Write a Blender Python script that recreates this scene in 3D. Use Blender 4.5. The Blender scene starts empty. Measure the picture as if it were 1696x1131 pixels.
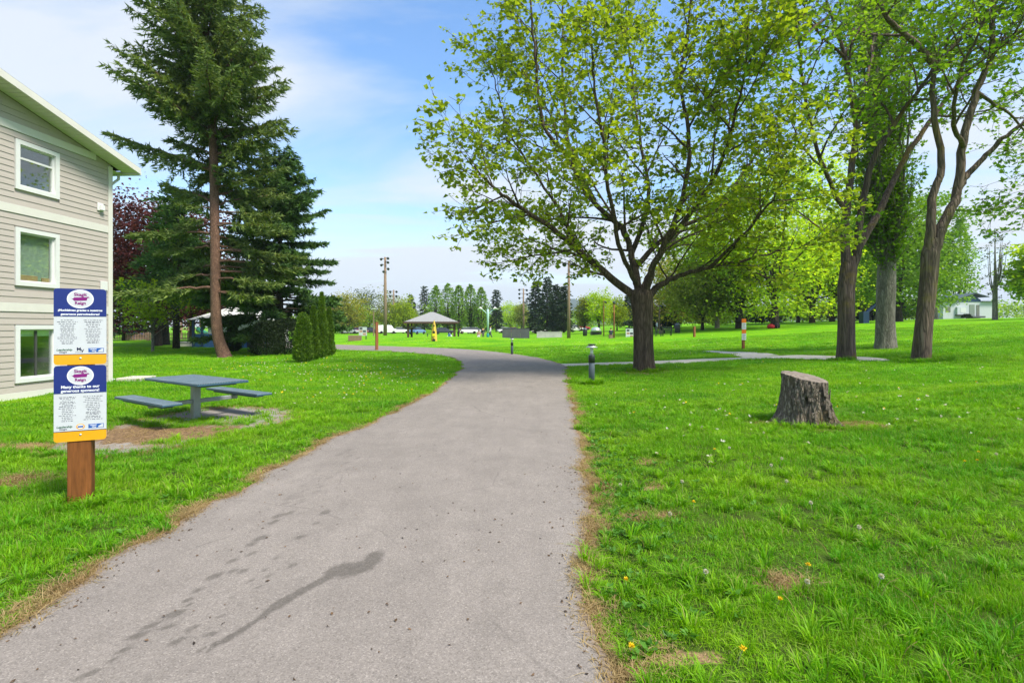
import bpy, bmesh, math, random
import numpy as np
from mathutils import Vector, Matrix
SC = bpy.context.scene
COL = SC.collection
R = math.radians
# ------------------------------------------------------------------ camera
EYE = 1.65
F = 848.0; CX = 848.0; CY = 541.0      # focal length and vanishing point in photo pixels (photo 1696 wide)
cam_d = bpy.data.cameras.new('camera'); cam = bpy.data.objects.new('camera', cam_d); COL.objects.link(cam)
cam.location = (0, 0, EYE); cam.rotation_euler = (R(90), 0, 0)
cam_d.lens = 18; cam_d.sensor_width = 36; cam_d.shift_y = -24.5/1696
cam_d.clip_start = .05; cam_d.clip_end = 9000
SC.camera = cam
# ------------------------------------------------------------------ world, sun, exposure
SUN_EL, SUN_AZ = R(54), R(128)          # azimuth from +Y (view direction) towards +X (right)
w = bpy.data.worlds.new('World'); SC.world = w; w.use_nodes = True
nt = w.node_tree; nt.nodes.clear()
def wn(t, **k):
    n = nt.nodes.new(t)
    for a, v in k.items(): setattr(n, a, v)
    return n
def wl(a, b): nt.links.new(a, b)
def wm(op, a, b=None, c=None):
    n = wn('ShaderNodeMath', operation=op)
    for i, v in enumerate((a, b, c)):
        if v is None: continue
        if hasattr(v, 'links'): wl(v, n.inputs[i])
        else: n.inputs[i].default_value = v
    return n.outputs[0]
out = wn('ShaderNodeOutputWorld'); bg = wn('ShaderNodeBackground')
sky = wn('ShaderNodeTexSky', sky_type='NISHITA', sun_disc=False)
sky.sun_elevation = SUN_EL; sky.sun_rotation = SUN_AZ; sky.air_density = 1.0; sky.dust_density = 0.3; sky.ozone_density = 1.6
tc = wn('ShaderNodeTexCoord'); sp = wn('ShaderNodeSeparateXYZ'); wl(tc.outputs['Generated'], sp.inputs[0])
zz = wm('ADD', wm('MAXIMUM', sp.outputs[2], 0.0), 0.10)
cu = wm('DIVIDE', sp.outputs[0], zz); cv = wm('DIVIDE', sp.outputs[1], zz)
cb = wn('ShaderNodeCombineXYZ'); wl(cu, cb.inputs[0]); wl(cv, cb.inputs[1])
mp = wn('ShaderNodeMapping'); mp.inputs['Location'].default_value = (4.05, 1.0, 0); mp.inputs['Rotation'].default_value = (0, 0, R(20)); mp.inputs['Scale'].default_value = (.34, .8, 1)
wl(cb.outputs[0], mp.inputs[0])
nz = wn('ShaderNodeTexNoise'); nz.inputs['Scale'].default_value = 1.1; nz.inputs['Detail'].default_value = 9; nz.inputs['Roughness'].default_value = .58; nz.inputs['Distortion'].default_value = .5
wl(mp.outputs[0], nz.inputs[0])
rp = wn('ShaderNodeValToRGB'); rp.color_ramp.elements[0].position = .41; rp.color_ramp.elements[0].color = (0, 0, 0, 1); rp.color_ramp.elements[1].position = .60; rp.color_ramp.elements[1].color = (1, 1, 1, 1)
wl(nz.outputs[0], rp.inputs[0])
# thin cloud thickens towards the horizon all the way round
hz = wn('ShaderNodeMapRange'); hz.inputs['From Min'].default_value = 0.0; hz.inputs['From Max'].default_value = .24; hz.inputs['To Min'].default_value = .9; hz.inputs['To Max'].default_value = 0.0
wl(sp.outputs[2], hz.inputs['Value'])
cf = wm('MINIMUM', wm('ADD', wm('MULTIPLY', rp.outputs[0], .85), hz.outputs[0]), .93)
sk2 = wn('ShaderNodeHueSaturation'); sk2.inputs['Saturation'].default_value = 1.2; sk2.inputs['Value'].default_value = 1.05; wl(sky.outputs[0], sk2.inputs['Color'])
cm = wn('ShaderNodeMixRGB'); wl(cf, cm.inputs[0]); wl(sk2.outputs[0], cm.inputs[1]); cm.inputs[2].default_value = (3.25, 3.36, 3.45, 1)
wl(cm.outputs[0], bg.inputs[0]); bg.inputs[1].default_value = .118
wl(bg.outputs[0], out.inputs[0])
sd = bpy.data.lights.new('sun', 'SUN'); sd.energy = 3.1; sd.angle = R(16); sd.color = (1, .93, .80)
so = bpy.data.objects.new('sun', sd); COL.objects.link(so)
sdir = Vector((math.sin(SUN_AZ)*math.cos(SUN_EL), math.cos(SUN_AZ)*math.cos(SUN_EL), math.sin(SUN_EL)))
so.rotation_euler = sdir.to_track_quat('Z', 'Y').to_euler(); so.location = sdir*60
SC.view_settings.view_transform = 'Standard'; SC.view_settings.look = 'None'
SC.view_settings.exposure = 1.3; SC.view_settings.gamma = 1; SC.view_settings.use_curve_mapping = False
SC.render.engine = 'CYCLES'
SC.cycles.max_bounces = 8; SC.cycles.transparent_max_bounces = 12; SC.cycles.diffuse_bounces = 3
SC.cycles.volume_bounces = 0
# ------------------------------------------------------------------ helpers
def tag(o, label=None, cat=None, group=None, kind=None):
    if label: o['label'] = label
    if cat: o['category'] = cat
    if group: o['group'] = group
    if kind: o['kind'] = kind
    return o
def empty(name, loc, rz=0, label=None, cat=None, group=None):
    o = bpy.data.objects.new(name, None); COL.objects.link(o); o.location = loc; o.rotation_euler = (0, 0, rz)
    o.empty_display_size = .2
    return tag(o, label, cat, group)
def org(o):
    v = Vector((0, 0, 0))
    while o is not None: v += o.location; o = o.parent
    return v
def mesh_np(name, V, F):
    """V (N,3); F list of (M,k) int arrays"""
    me = bpy.data.meshes.new(name)
    V = np.asarray(V, dtype=np.float32); F = [np.asarray(f, dtype=np.int32) for f in F if len(f)]
    me.vertices.add(len(V)); me.vertices.foreach_set('co', V.ravel())
    li = np.concatenate([f.ravel() for f in F]); tot = np.concatenate([np.full(len(f), f.shape[1], np.int32) for f in F])
    st = np.concatenate(([0], np.cumsum(tot)[:-1])).astype(np.int32)
    me.loops.add(len(li)); me.loops.foreach_set('vertex_index', li)
    me.polygons.add(len(tot)); me.polygons.foreach_set('loop_start', st); me.polygons.foreach_set('loop_total', tot)
    me.polygons.foreach_set('use_smooth', np.zeros(len(tot), dtype=bool)); me.update(calc_edges=True); me.validate()
    return me
def attr(me, name, vals):
    a = me.attributes.new(name, 'FLOAT', 'POINT'); a.data.foreach_set('value', np.asarray(vals, dtype=np.float32))
def put(name, me, mat, parent=None, smooth=False, loc=(0, 0, 0), rot=(0, 0, 0)):
    o = bpy.data.objects.new(name, me); COL.objects.link(o); o.parent = parent; o.location = loc; o.rotation_euler = rot
    if mat is not None and len(me.materials) == 0: me.materials.append(mat)
    if smooth: me.polygons.foreach_set('use_smooth', np.ones(len(me.polygons), dtype=bool))
    return o
def frames(P):
    P = np.asarray(P, float); T = np.gradient(P, axis=0); T /= np.linalg.norm(T, axis=1)[:, None]+1e-9
    a = np.array([1., 0, 0]) if abs(T[0][0]) < .8 else np.array([0, 1., 0])
    N = np.zeros_like(P); n = a-T[0]*a.dot(T[0])
    for i in range(len(P)):
        n = n-T[i]*n.dot(T[i]); n /= np.linalg.norm(n)+1e-9; N[i] = n
    return T, N, np.cross(T, N)
class MB:
    def __init__(s): s.V = []; s.F = {}; s.n = 0
    def add(s, V, Fs):
        V = np.asarray(V, float).reshape(-1, 3)
        for f in Fs: s.F.setdefault(len(f), []).append([i+s.n for i in f])
        s.V.append(V); s.n += len(V); return s
    def addq(s, V, Q):
        s.V.append(np.asarray(V, float)); s.F.setdefault(Q.shape[1], []).extend((Q+s.n).tolist()); s.n += len(V)
    def box(s, x0, x1, y0, y1, z0, z1, M=None, t=(1, 1)):
        cx, cy = (x0+x1)/2, (y0+y1)/2; tx, ty = t
        V = [(x0, y0, z0), (x1, y0, z0), (x1, y1, z0), (x0, y1, z0)]
        V += [(cx+(x-cx)*tx, cy+(y-cy)*ty, z1) for x, y, _ in V]
        if M is not None: V = [tuple(M @ Vector(v)) for v in V]
        return s.add(V, [(0, 3, 2, 1), (4, 5, 6, 7), (0, 1, 5, 4), (1, 2, 6, 5), (2, 3, 7, 6), (3, 0, 4, 7)])
    def tube(s, P, r, n=8, cap=True, wob=0, rng=None):
        P = np.asarray(P, float); r = np.broadcast_to(np.asarray(r, float), (len(P),))
        T, N, B = frames(P); a = np.arange(n)/n*2*math.pi
        rr = r[:, None]*(1+(rng.normal(0, wob, (len(P), n)) if wob else 0))
        V = P[:, None, :]+rr[..., None]*(np.cos(a)[None, :, None]*N[:, None, :]+np.sin(a)[None, :, None]*B[:, None, :])
        i = np.arange(len(P)-1)[:, None]*n; j = np.arange(n)[None, :]; k = (j+1) % n
        Q = np.stack([i+j, i+k, i+n+k, i+n+j], -1).reshape(-1, 4)
        s.addq(V.reshape(-1, 3), Q)
        if cap and n > 3:
            b = s.n-len(P)*n
            s.F.setdefault(n, []).append([b+q for q in range(n-1, -1, -1)]); s.F[n].append([b+(len(P)-1)*n+q for q in range(n)])
        return s
    def lathe(s, prof, n=16, c=(0, 0, 0), cap=True):
        a = np.arange(n)/n*2*math.pi
        V = np.array([[(c[0]+r*math.cos(t), c[1]+r*math.sin(t), c[2]+z) for t in a] for r, z in prof]).reshape(-1, 3)
        m = len(prof); i = np.arange(m-1)[:, None]*n; j = np.arange(n)[None, :]; k = (j+1) % n
        s.addq(V, np.stack([i+j, i+k, i+n+k, i+n+j], -1).reshape(-1, 4))
        if cap:
            b = s.n-m*n
            s.F.setdefault(n, []).append([b+q for q in range(n-1, -1, -1)]); s.F[n].append([b+(m-1)*n+q for q in range(n)])
        return s
    def prism(s, poly, M, d):
        """poly in the (x,z) plane, extruded along y by d, placed by matrix M"""
        n = len(poly); V = [tuple(M @ Vector((x, 0, z))) for x, z in poly]+[tuple(M @ Vector((x, d, z))) for x, z in poly]
        return s.add(V, [tuple(range(n)), tuple(range(2*n-1, n-1, -1))]+[(i, i+n, (i+1) % n+n, (i+1) % n) for i in range(n)])
    def mesh(s, name, o=None):
        V = np.concatenate(s.V)
        if o is not None: V = V-np.array(o)
        return mesh_np(name, V, [np.array(f) for f in s.F.values()])
    def build(s, name, mat, parent=None, smooth=False, world=False, bevel=0):
        me = s.mesh(name, org(parent) if (world and parent) else None)
        o = put(name, me, mat, parent, smooth)
        if bevel:
            bm = bmesh.new(); bm.from_mesh(me); bmesh.ops.recalc_face_normals(bm, faces=bm.faces)
            bmesh.ops.bevel(bm, geom=[e for e in bm.edges], offset=bevel, segments=1, affect='EDGES', clamp_overlap=True); bm.to_mesh(me); bm.free()
        return o
def fixn(o):
    bm = bmesh.new(); bm.from_mesh(o.data); bmesh.ops.recalc_face_normals(bm, faces=bm.faces); bm.to_mesh(o.data); bm.free(); return o
def copy_tree(o, parent=None):
    c = o.copy(); COL.objects.link(c); c.parent = parent
    for ch in list(o.children): copy_tree(ch, c)
    return c
def rotM(loc=(0, 0, 0), rz=0, rx=0, ry=0):
    return Matrix.Translation(loc) @ Matrix.Rotation(rz, 4, 'Z') @ Matrix.Rotation(rx, 4, 'X') @ Matrix.Rotation(ry, 4, 'Y')
def catmull(P, n):
    P = np.asarray(P, float); P = np.vstack([2*P[0]-P[1], P, 2*P[-1]-P[-2]]); o = []
    for i in range(1, len(P)-2):
        t = np.linspace(0, 1, n, endpoint=False)[:, None]; a, b, c, d = P[i-1:i+3]
        o.append(.5*((2*b)+(-a+c)*t+(2*a-5*b+4*c-d)*t*t+(-a+3*b-3*c+d)*t**3))
    return np.vstack(o+[P[-2][None]])
# ------------------------------------------------------------------ terrain
def H(x, y):
    x = np.asarray(x, float); y = np.asarray(y, float)
    s = 3*np.logaddexp(0, (x-9)/3)
    z = 3.7*(1-np.exp(-s/40))*np.clip((y+30)/40, .3, 1)
    z = z+.62*np.exp(-(((x+7)/10)**2+((y-52)/5.5)**2))+.30*np.exp(-(((x-9)/12)**2+((y-47)/7)**2))
    z = z-.16*np.exp(-((x+13)**2+(y-11.5)**2)/8)
    near = np.clip(1-y/60, 0, 1)
    z = z+near*(.022*np.sin(x*1.3+.7*y)+.018*np.sin(1.9*y-.8*x+1))*np.clip((np.abs(x+1)-2.5)/3, 0, 1)
    return z
def Hs(x, y): return float(H(x, y))
def ray(px, py): return np.array([(px-CX)/F, 1.0, -(py-CY)/F])
def P3(px, py, D): return Vector((ray(px, py)*D))+Vector((0, 0, EYE))
def G(px, py, dmax=260):
    """ground point seen at a photo pixel"""
    d = ray(px, py); lo = 1.0; f = lambda t: EYE+d[2]*t-Hs(d[0]*t, t)
    t = 1.0
    while t < dmax and f(t) > 0: lo = t; t *= 1.03
    if t >= dmax: t = dmax
    else:
        hi = t
        for _ in range(25):
            m = (lo+hi)/2
            if f(m) > 0: lo = m
            else: hi = m
        t = hi
    return Vector((d[0]*t, t, Hs(d[0]*t, t)))
def on(px, D): x = (px-CX)/F*D; return Vector((x, D, Hs(x, D)))
def inside(poly, x, y):
    poly = np.asarray(poly); r = np.zeros(x.shape, bool); j = len(poly)-1
    for i in range(len(poly)):
        (xi, yi), (xj, yj) = poly[i], poly[j]
        c = ((yi > y) != (yj > y)) & (x < (xj-xi)*(y-yi)/((yj-yi) if yj != yi else 1e-9)+xi); r ^= c; j = i
    return r
def sdist(poly, x, y):
    """signed distance to a polygon, negative inside"""
    poly = np.asarray(poly, float); d = np.full(x.shape, 1e9)
    for i in range(len(poly)):
        a = poly[i-1]; b = poly[i]; e = b-a; L = e.dot(e)+1e-12
        t = np.clip(((x-a[0])*e[0]+(y-a[1])*e[1])/L, 0, 1)
        d = np.minimum(d, np.hypot(x-a[0]-t*e[0], y-a[1]-t*e[1]))
    return np.where(inside(poly, x, y), -d, d)
def vnoise(x, y, s, seed=0):
    """smooth value noise, numpy"""
    x = np.asarray(x)/s; y = np.asarray(y)/s; xi = np.floor(x).astype(np.int64); yi = np.floor(y).astype(np.int64)
    def h(a, b):
        n = (a*374761393+b*668265263+seed*974711) & 0xffffffff; n = ((n ^ (n >> 13))*1274126177) & 0xffffffff
        return ((n ^ (n >> 16)) & 0xffff)/65535.
    fx = x-xi; fy = y-yi; fx = fx*fx*(3-2*fx); fy = fy*fy*(3-2*fy)
    return (h(xi, yi)*(1-fx)+h(xi+1, yi)*fx)*(1-fy)+(h(xi, yi+1)*(1-fx)+h(xi+1, yi+1)*fx)*fy
# ------------------------------------------------------------------ materials
class NT:
    def __init__(s, name):
        s.m = bpy.data.materials.new(name); s.m.use_nodes = True; s.t = s.m.node_tree; s.t.nodes.clear()
        s.out = s.t.nodes.new('ShaderNodeOutputMaterial'); s._pos = None
    def n(s, typ, **k):
        n = s.t.nodes.new(typ)
        for a, v in k.items():
            if a.startswith('i_'):
                key = a[2:].replace('_', ' '); inp = n.inputs[int(key)] if key.isdigit() else n.inputs[key]; s.set(inp, v)
            else: setattr(n, a, v)
        return n
    def set(s, inp, v):
        if hasattr(v, 'links'): s.t.links.new(v, inp)
        else:
            if isinstance(v, tuple) and len(v) == 3 and inp.type == 'RGBA': v = v+(1,)
            inp.default_value = v
    def coord(s, kind='Object', scale=(1, 1, 1)):
        c = s.n('ShaderNodeTexCoord'); 
        if scale == (1, 1, 1): return c.outputs[kind]
        m = s.n('ShaderNodeMapping'); m.inputs['Scale'].default_value = scale; s.t.links.new(c.outputs[kind], m.inputs[0]); return m.outputs[0]
    def pos(s):
        if s._pos is None: s._pos = s.n('ShaderNodeNewGeometry').outputs['Position']
        return s._pos
    def noise(s, vec, scale, detail=4, rough=.55, dist=0):
        return s.n('ShaderNodeTexNoise', i_Vector=vec, i_Scale=scale, i_Detail=detail, i_Roughness=rough, i_Distortion=dist).outputs[0]
    def ramp(s, fac, *st):
        r = s.n('ShaderNodeValToRGB'); e = r.color_ramp.elements
        while len(e) < len(st): e.new(.5)
        for q, (p, c) in zip(e, st):
            q.position = p; c = (c, c, c) if not isinstance(c, tuple) else c; q.color = tuple(c)+(1,)
        s.set(r.inputs[0], fac); return r.outputs[0]
    def mix(s, fac, a, b, mode='MIX'):
        n = s.n('ShaderNodeMixRGB', blend_type=mode); s.set(n.inputs[0], fac); s.set(n.inputs[1], a); s.set(n.inputs[2], b); return n.outputs[0]
    def math(s, op, a, b=0, c=0):
        n = s.n('ShaderNodeMath', operation=op); s.set(n.inputs[0], a); s.set(n.inputs[1], b); s.set(n.inputs[2], c); return n.outputs[0]
    def attr(s, name): return s.n('ShaderNodeAttribute', attribute_name=name).outputs['Fac']
    def bsdf(s, col, rough=.7, spec=.3, metal=0, height=None, bstr=.3, bdist=.01, **k):
        b = s.n('ShaderNodeBsdfPrincipled'); s.set(b.inputs['Base Color'], col); s.set(b.inputs['Roughness'], rough)
        s.set(b.inputs['Specular IOR Level'], spec); s.set(b.inputs['Metallic'], metal)
        if height is not None:
            bp = s.n('ShaderNodeBump'); bp.inputs['Strength'].default_value = bstr; bp.inputs['Distance'].default_value = bdist
            s.set(bp.inputs['Height'], height); s.t.links.new(bp.outputs[0], b.inputs['Normal'])
        return b
    def done(s, sh): s.t.links.new(sh.outputs[0], s.out.inputs[0]); return s.m
def mul(c, f): return tuple(x*f for x in c)
def pm(name, c, var=.15, scale=6, rough=.6, spec=.35, metal=0, bump=.15, bscale=40, stretch=(1, 1, 1), bdist=.005, kind='Object'):
    t = NT(name); v = t.coord(kind, stretch); n1 = t.noise(v, scale, 5, .6); n2 = t.noise(v, bscale, 4, .6)
    col = t.ramp(n1, (.3, mul(c, 1-var)), (.7, mul(c, 1+var)))
    col = t.mix(.25, col, t.ramp(n2, (.35, mul(c, 1-2*var)), (.65, mul(c, 1+var))))
    return t.done(t.bsdf(col, t.ramp(n2, (.2, max(rough-.1, 0.02)), (.8, min(rough+.1, 1))), spec, metal, n2, bump, bdist))
def glass(name, tint=(.02, .03, .03), refl=.55):
    t = NT(name); g = t.n('ShaderNodeBsdfGlossy', i_Color=(.9, .95, .95, 1), i_Roughness=.015); tr = t.n('ShaderNodeBsdfTransparent', i_Color=(.93, .96, .94, 1))
    fr = t.n('ShaderNodeLayerWeight', i_Blend=.5); f = t.math('ADD', t.math('MULTIPLY', t.math('POWER', fr.outputs['Facing'], 4), .8), refl*.22)
    wv = t.noise(t.coord('Object'), 1.3, 2); bp = t.n('ShaderNodeBump'); bp.inputs['Strength'].default_value = .03; t.set(bp.inputs['Height'], wv); t.t.links.new(bp.outputs[0], g.inputs['Normal'])
    mx = t.n('ShaderNodeMixShader'); t.set(mx.inputs[0], f); t.t.links.new(tr.outputs[0], mx.inputs[1]); t.t.links.new(g.outputs[0], mx.inputs[2])
    return t.done(mx)
def leafmat(name, c, c2=None, trans=.45, rough=.5, hue=.25, spec=.25):
    """leaf: per-leaf random tone, diffuse + translucent + weak sheen"""
    t = NT(name); g = t.n('ShaderNodeNewGeometry'); rnd = g.outputs['Random Per Island']; c2 = c2 or mul(c, .6)
    big = t.noise(g.outputs['Position'], .55, 3)
    f = t.math('ADD', t.math('MULTIPLY', rnd, .7), t.math('MULTIPLY', t.math('SUBTRACT', big, .5), .9))
    col = t.ramp(f, (.0, c2), (.75, c))
    tc = t.mix(1, col, (1.25, 1.18, .55), 'MULTIPLY')
    p = t.bsdf(col, rough, spec); tr = t.n('ShaderNodeBsdfTranslucent', i_Color=tc)
    mx = t.n('ShaderNodeMixShader', i_0=trans); t.t.links.new(p.outputs[0], mx.inputs[1]); t.t.links.new(tr.outputs[0], mx.inputs[2])
    return t.done(mx)
def barkmat(name, c, c2, moss=None, scale=7, depth=.03, sz=.18):
    t = NT(name); v = t.coord('Object', (1, 1, sz)); a = t.noise(v, scale, 6, .65, .6); dv_ = t.mix(.30, v, t.n('ShaderNodeTexNoise', i_Vector=v, i_Scale=scale*.6, i_Detail=4).outputs['Color'], 'ADD'); vo = t.n('ShaderNodeTexVoronoi', i_Vector=dv_, i_Scale=scale*1.9); vo.feature = 'DISTANCE_TO_EDGE'
    crack = t.ramp(vo.outputs['Distance'], (.0, 0.), (.22, 1.)); h = t.math('MULTIPLY', crack, a)
    col = t.ramp(a, (.3, c2), (.7, c)); col = t.mix(.62, col, t.mix(crack, mul(c2, .45), col))
    if moss:
        mn = t.noise(t.coord('Object'), 1.1, 5, .65); col = t.mix(t.ramp(mn, (.53, 0.), (.68, .75)), col, moss)
    return t.done(t.bsdf(col, .9, .15, 0, h, .9, depth))
ASPH_EDGE = None
def asphalt():
    t = NT('asphalt'); p = t.pos(); a = t.noise(p, 95, 3, .7); vo = t.n('ShaderNodeTexVoronoi', i_Vector=p, i_Scale=150)
    sp = vo.outputs['Color']; bw = t.n('ShaderNodeSeparateXYZ'); t.set(bw.inputs[0], sp)
    agg = t.ramp(bw.outputs[0], (.0, (.085, .08, .076)), (.4, (.18, .17, .162)), (.85, (.245, .233, .222)), (1., (.36, .345, .33)))
    col = t.mix(t.ramp(a, (.35, .15), (.7, .8)), (.19, .179, .172), agg)
    col = t.mix(1, col, (1.17, 1.10, 1.03), 'MULTIPLY'); big = t.noise(p, .7, 6, .62); col = t.mix(1, col, t.mix(.5, t.ramp(big, (.3, .80), (.7, 1.14)), t.ramp(t.noise(p, 3.1, 6, .7), (.3, .82), (.7, 1.14))), 'MULTIPLY')
    st = t.noise(t.n('ShaderNodeMapping', i_Vector=p, i_Scale=(2.2, .5, 1)).outputs[0], 1.6, 5, .6); col = t.mix(1, col, t.ramp(st, (.3, .92), (.7, 1.06)), 'MULTIPLY')
    fine = t.noise(p, 26, 4, .6)
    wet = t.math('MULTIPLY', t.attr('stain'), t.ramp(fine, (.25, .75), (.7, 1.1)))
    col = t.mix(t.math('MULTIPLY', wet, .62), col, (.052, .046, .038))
    ed = t.math('ADD', t.attr('edge'), t.math('MULTIPLY', t.math('SUBTRACT', t.noise(p, 7, 5, .65), .5), 1.1))
    col = t.mix(t.ramp(ed, (.45, 0.), (.95, .62)), col, (.20, .135, .085))
    # a few hairline cracks
    ck = t.n('ShaderNodeTexVoronoi', i_Vector=t.mix(.12, p, t.n('ShaderNodeTexNoise', i_Vector=p, i_Scale=1.5).outputs['Color'], 'ADD'), i_Scale=.33); ck.feature = 'DISTANCE_TO_EDGE'
    col = t.mix(t.math('MULTIPLY', t.ramp(ck.outputs['Distance'], (.0, .5), (.004, 0.)), t.ramp(big, (.5, 0.), (.62, 1.))), col, (.05, .045, .04))
    h = t.math('ADD', t.math('MULTIPLY', bw.outputs[0], .5), a)
    return t.done(t.bsdf(col, t.ramp(t.attr('stain'), (0., .92), (1., .78)), .2, 0, h, .55, .004))
GRASS_A, GRASS_B, GRASS_C = (.07, .285, .004), (.165, .43, .005), (.34, .55, .008)
def groundmat():
    t = NT('lawn_ground'); p = t.pos(); n1 = t.noise(p, .42, 5, .6); n2 = t.noise(p, 4.5, 5, .65); n3 = t.noise(p, 38, 4, .7)
    fl = t.n('ShaderNodeMapping', i_Vector=p, i_Scale=(.35, 1.2, 1)).outputs[0]; n4 = t.noise(fl, .9, 5, .6)
    far = t.attr('far')
    g = t.mix(t.ramp(n1, (.35, 0.), (.65, 1.)), GRASS_A, GRASS_B)
    g = t.mix(t.ramp(n4, (.4, 0.), (.72, .85)), g, GRASS_C)
    g = t.mix(t.ramp(n2, (.35, .55), (.6, 0.)), g, mul(GRASS_A, .62)); g = t.mix(t.ramp(n3, (.35, .5), (.6, 0.)), g, mul(GRASS_A, .5))
    g = t.mix(t.ramp(t.noise(p, 1.15, 5, .65), (.6, 0.), (.76, .4)), g, (.24, .29, .04))
    soil = t.mix(t.ramp(n2, (.35, 0.), (.65, 1.)), (.045, .06, .014), (.07, .15, .01))
    col = t.mix(far, soil, g)
    dn = t.math('ADD', t.attr('dry'), t.math('MULTIPLY', t.math('SUBTRACT', t.noise(p, 5.5, 5, .7), .5), 1.0))
    straw = t.mix(t.ramp(n3, (.3, 0.), (.7, 1.)), (.17, .105, .06), (.42, .29, .155))
    col = t.mix(t.ramp(dn, (.42, 0.), (.62, 1.)), col, straw)
    h = t.math('ADD', n3, t.math('MULTIPLY', n2, 2))
    return t.done(t.bsdf(col, .95, .08, 0, h, .8, .03))
def grassblade(name, a, b, c, dry=False):
    t = NT(name); p = t.pos(); oi = t.n('ShaderNodeObjectInfo'); n1 = t.noise(p, .42, 5, .6); n2 = t.noise(p, 2.6, 4, .6)
    isl = t.n('ShaderNodeNewGeometry').outputs['Random Per Island']
    fl = t.n('ShaderNodeMapping', i_Vector=p, i_Scale=(.35, 1.2, 1)).outputs[0]; n4 = t.noise(fl, .9, 5, .6)
    g = t.mix(t.ramp(n1, (.35, 0.), (.65, 1.)), a, b); g = t.mix(t.ramp(n4, (.4, 0.), (.72, .75)), g, c)
    g = t.mix(t.ramp(n2, (.32, .45), (.55, 0.)), g, mul(a, .7))
    g = t.mix(t.ramp(isl, (.72, 0.), (1., .6)), g, mul(c, 1.1)); g = t.mix(t.ramp(oi.outputs['Random'], (0., .35), (.6, 0.)), g, mul(a, .75))
    if not dry:
        g = t.mix(t.ramp(isl, (.0, .85), (.07, 0.)), g, (.36, .30, .12)); g = t.mix(t.ramp(t.noise(p, 1.15, 5, .65), (.6, 0.), (.76, .4)), g, (.24, .29, .04))
    b_ = t.bsdf(g, .55, .25); tr = t.n('ShaderNodeBsdfTranslucent', i_Color=t.mix(1, g, (1.2, 1.2, .6), 'MULTIPLY'))
    mx = t.n('ShaderNodeMixShader', i_0=.4); t.t.links.new(b_.outputs[0], mx.inputs[1]); t.t.links.new(tr.outputs[0], mx.inputs[2])
    return t.done(mx)
def concretemat(name, c, dirt=None):
    t = NT(name); p = t.pos(); a = t.noise(p, 60, 4, .7); b = t.noise(p, 1.2, 6, .65)
    col = t.mix(1, t.ramp(a, (.3, mul(c, .82)), (.7, mul(c, 1.15))), t.ramp(b, (.3, .85), (.7, 1.1)), 'MULTIPLY')
    if dirt:
        d = t.math('ADD', t.attr('dirt'), t.math('MULTIPLY', t.math('SUBTRACT', t.noise(p, 3.2, 6, .7), .5), 1.5))
        ds = t.mix(t.ramp(t.noise(p, 22, 4, .7), (.35, 0.), (.65, 1.)), (.075, .045, .027), (.27, .175, .09))
        col = t.mix(t.ramp(d, (.4, 0.), (.6, 1.)), col, ds)
    return t.done(t.bsdf(col, .9, .15, 0, a, .4, .006))
M = {}
M['asphalt'] = asphalt(); M['ground'] = groundmat()
M['grass'] = grassblade('grass_blades', GRASS_A, GRASS_B, GRASS_C)
M['drygrass'] = grassblade('dry_grass', (.30, .20, .09), (.40, .29, .13), (.50, .40, .2), True)
M['concrete'] = concretemat('pale_concrete', (.50, .47, .41)); M['pad'] = concretemat('pad_concrete', (.27, .25, .235), True)
M['wallconc'] = concretemat('grey_concrete', (.10, .105, .115)); M['wallpale'] = concretemat('light_concrete', (.46, .45, .44))
M['siding'] = pm('taupe_siding', (.43, .385, .355), .09, 1.6, .75, .2, bump=.25, bscale=30, stretch=(.15, 1, 1), bdist=.002)
M['trim'] = pm('cream_trim', (.60, .585, .545), .05, 3, .6, .3, bump=.08)
M['white'] = pm('white_paint', (.62, .63, .63), .04, 3, .5, .35, bump=.06)
M['soffit'] = pm('soffit_vinyl', (.58, .57, .49), .05, 4, .6, .3)
M['shingle'] = pm('roof_shingle', (.06, .055, .055), .35, 12, .95, .1, bump=.6, bscale=50, bdist=.01)
M['glass'] = glass('window_glass'); M['dark'] = pm('room_dark', (.05, .055, .05), .2, 2, .8)
M['blind'] = pm('window_blind', (.50, .62, .52), .05, 3, .6); M['card'] = pm('cardboard', (.42, .29, .15), .1, 6, .9)
M['room'] = pm('room_wall', (.16, .17, .15), .1, 2, .9)
M['wood'] = pm('stained_post', (.185, .068, .018), .4, 5, .75, .2, bump=.4, bscale=14, stretch=(6, 6, .5), bdist=.004)
M['greywood'] = pm('weathered_wood', (.24, .17, .12), .3, 5, .85, .15, bump=.4, bscale=14, stretch=(5, 5, .4))
M['redwood'] = pm('reddish_wood', (.26, .10, .045), .3, 5, .8, .2, stretch=(5, 5, .4))
M['signblue'] = pm('sign_blue', (.008, .022, .17), .06, 4, .35, .5, bump=.03); M['signpale'] = pm('sign_pale', (.52, .55, .59), .04, 4, .35, .5, bump=.02)
M['signyellow'] = pm('sign_yellow', (.72, .33, .008), .06, 4, .35, .5, bump=.03); M['ink'] = pm('sign_ink', (.018, .022, .06), .1, 4, .5, bump=0)
M['purple'] = pm('sign_purple', (.19, .008, .16), .08, 4, .4, bump=0); M['signwhite'] = pm('sign_white', (.72, .75, .80), .04, 4, .4, bump=0)
M['green_ink'] = pm('sign_green', (.02, .10, .05), .1, 4, .5, bump=0); M['uwblue'] = pm('sign_mid_blue', (.015, .09, .36), .1, 4, .4, bump=0)
M['orange'] = pm('sign_orange', (.85, .20, .012), .06, 4, .5)
M['steel'] = pm('galvanised_steel', (.30, .33, .34), .15, 9, .5, .5, .55, bump=.1, bscale=60)
M['slate'] = pm('slate_paint', (.075, .10, .125), .15, 4, .45, .45, bump=.08, bscale=60)
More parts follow.
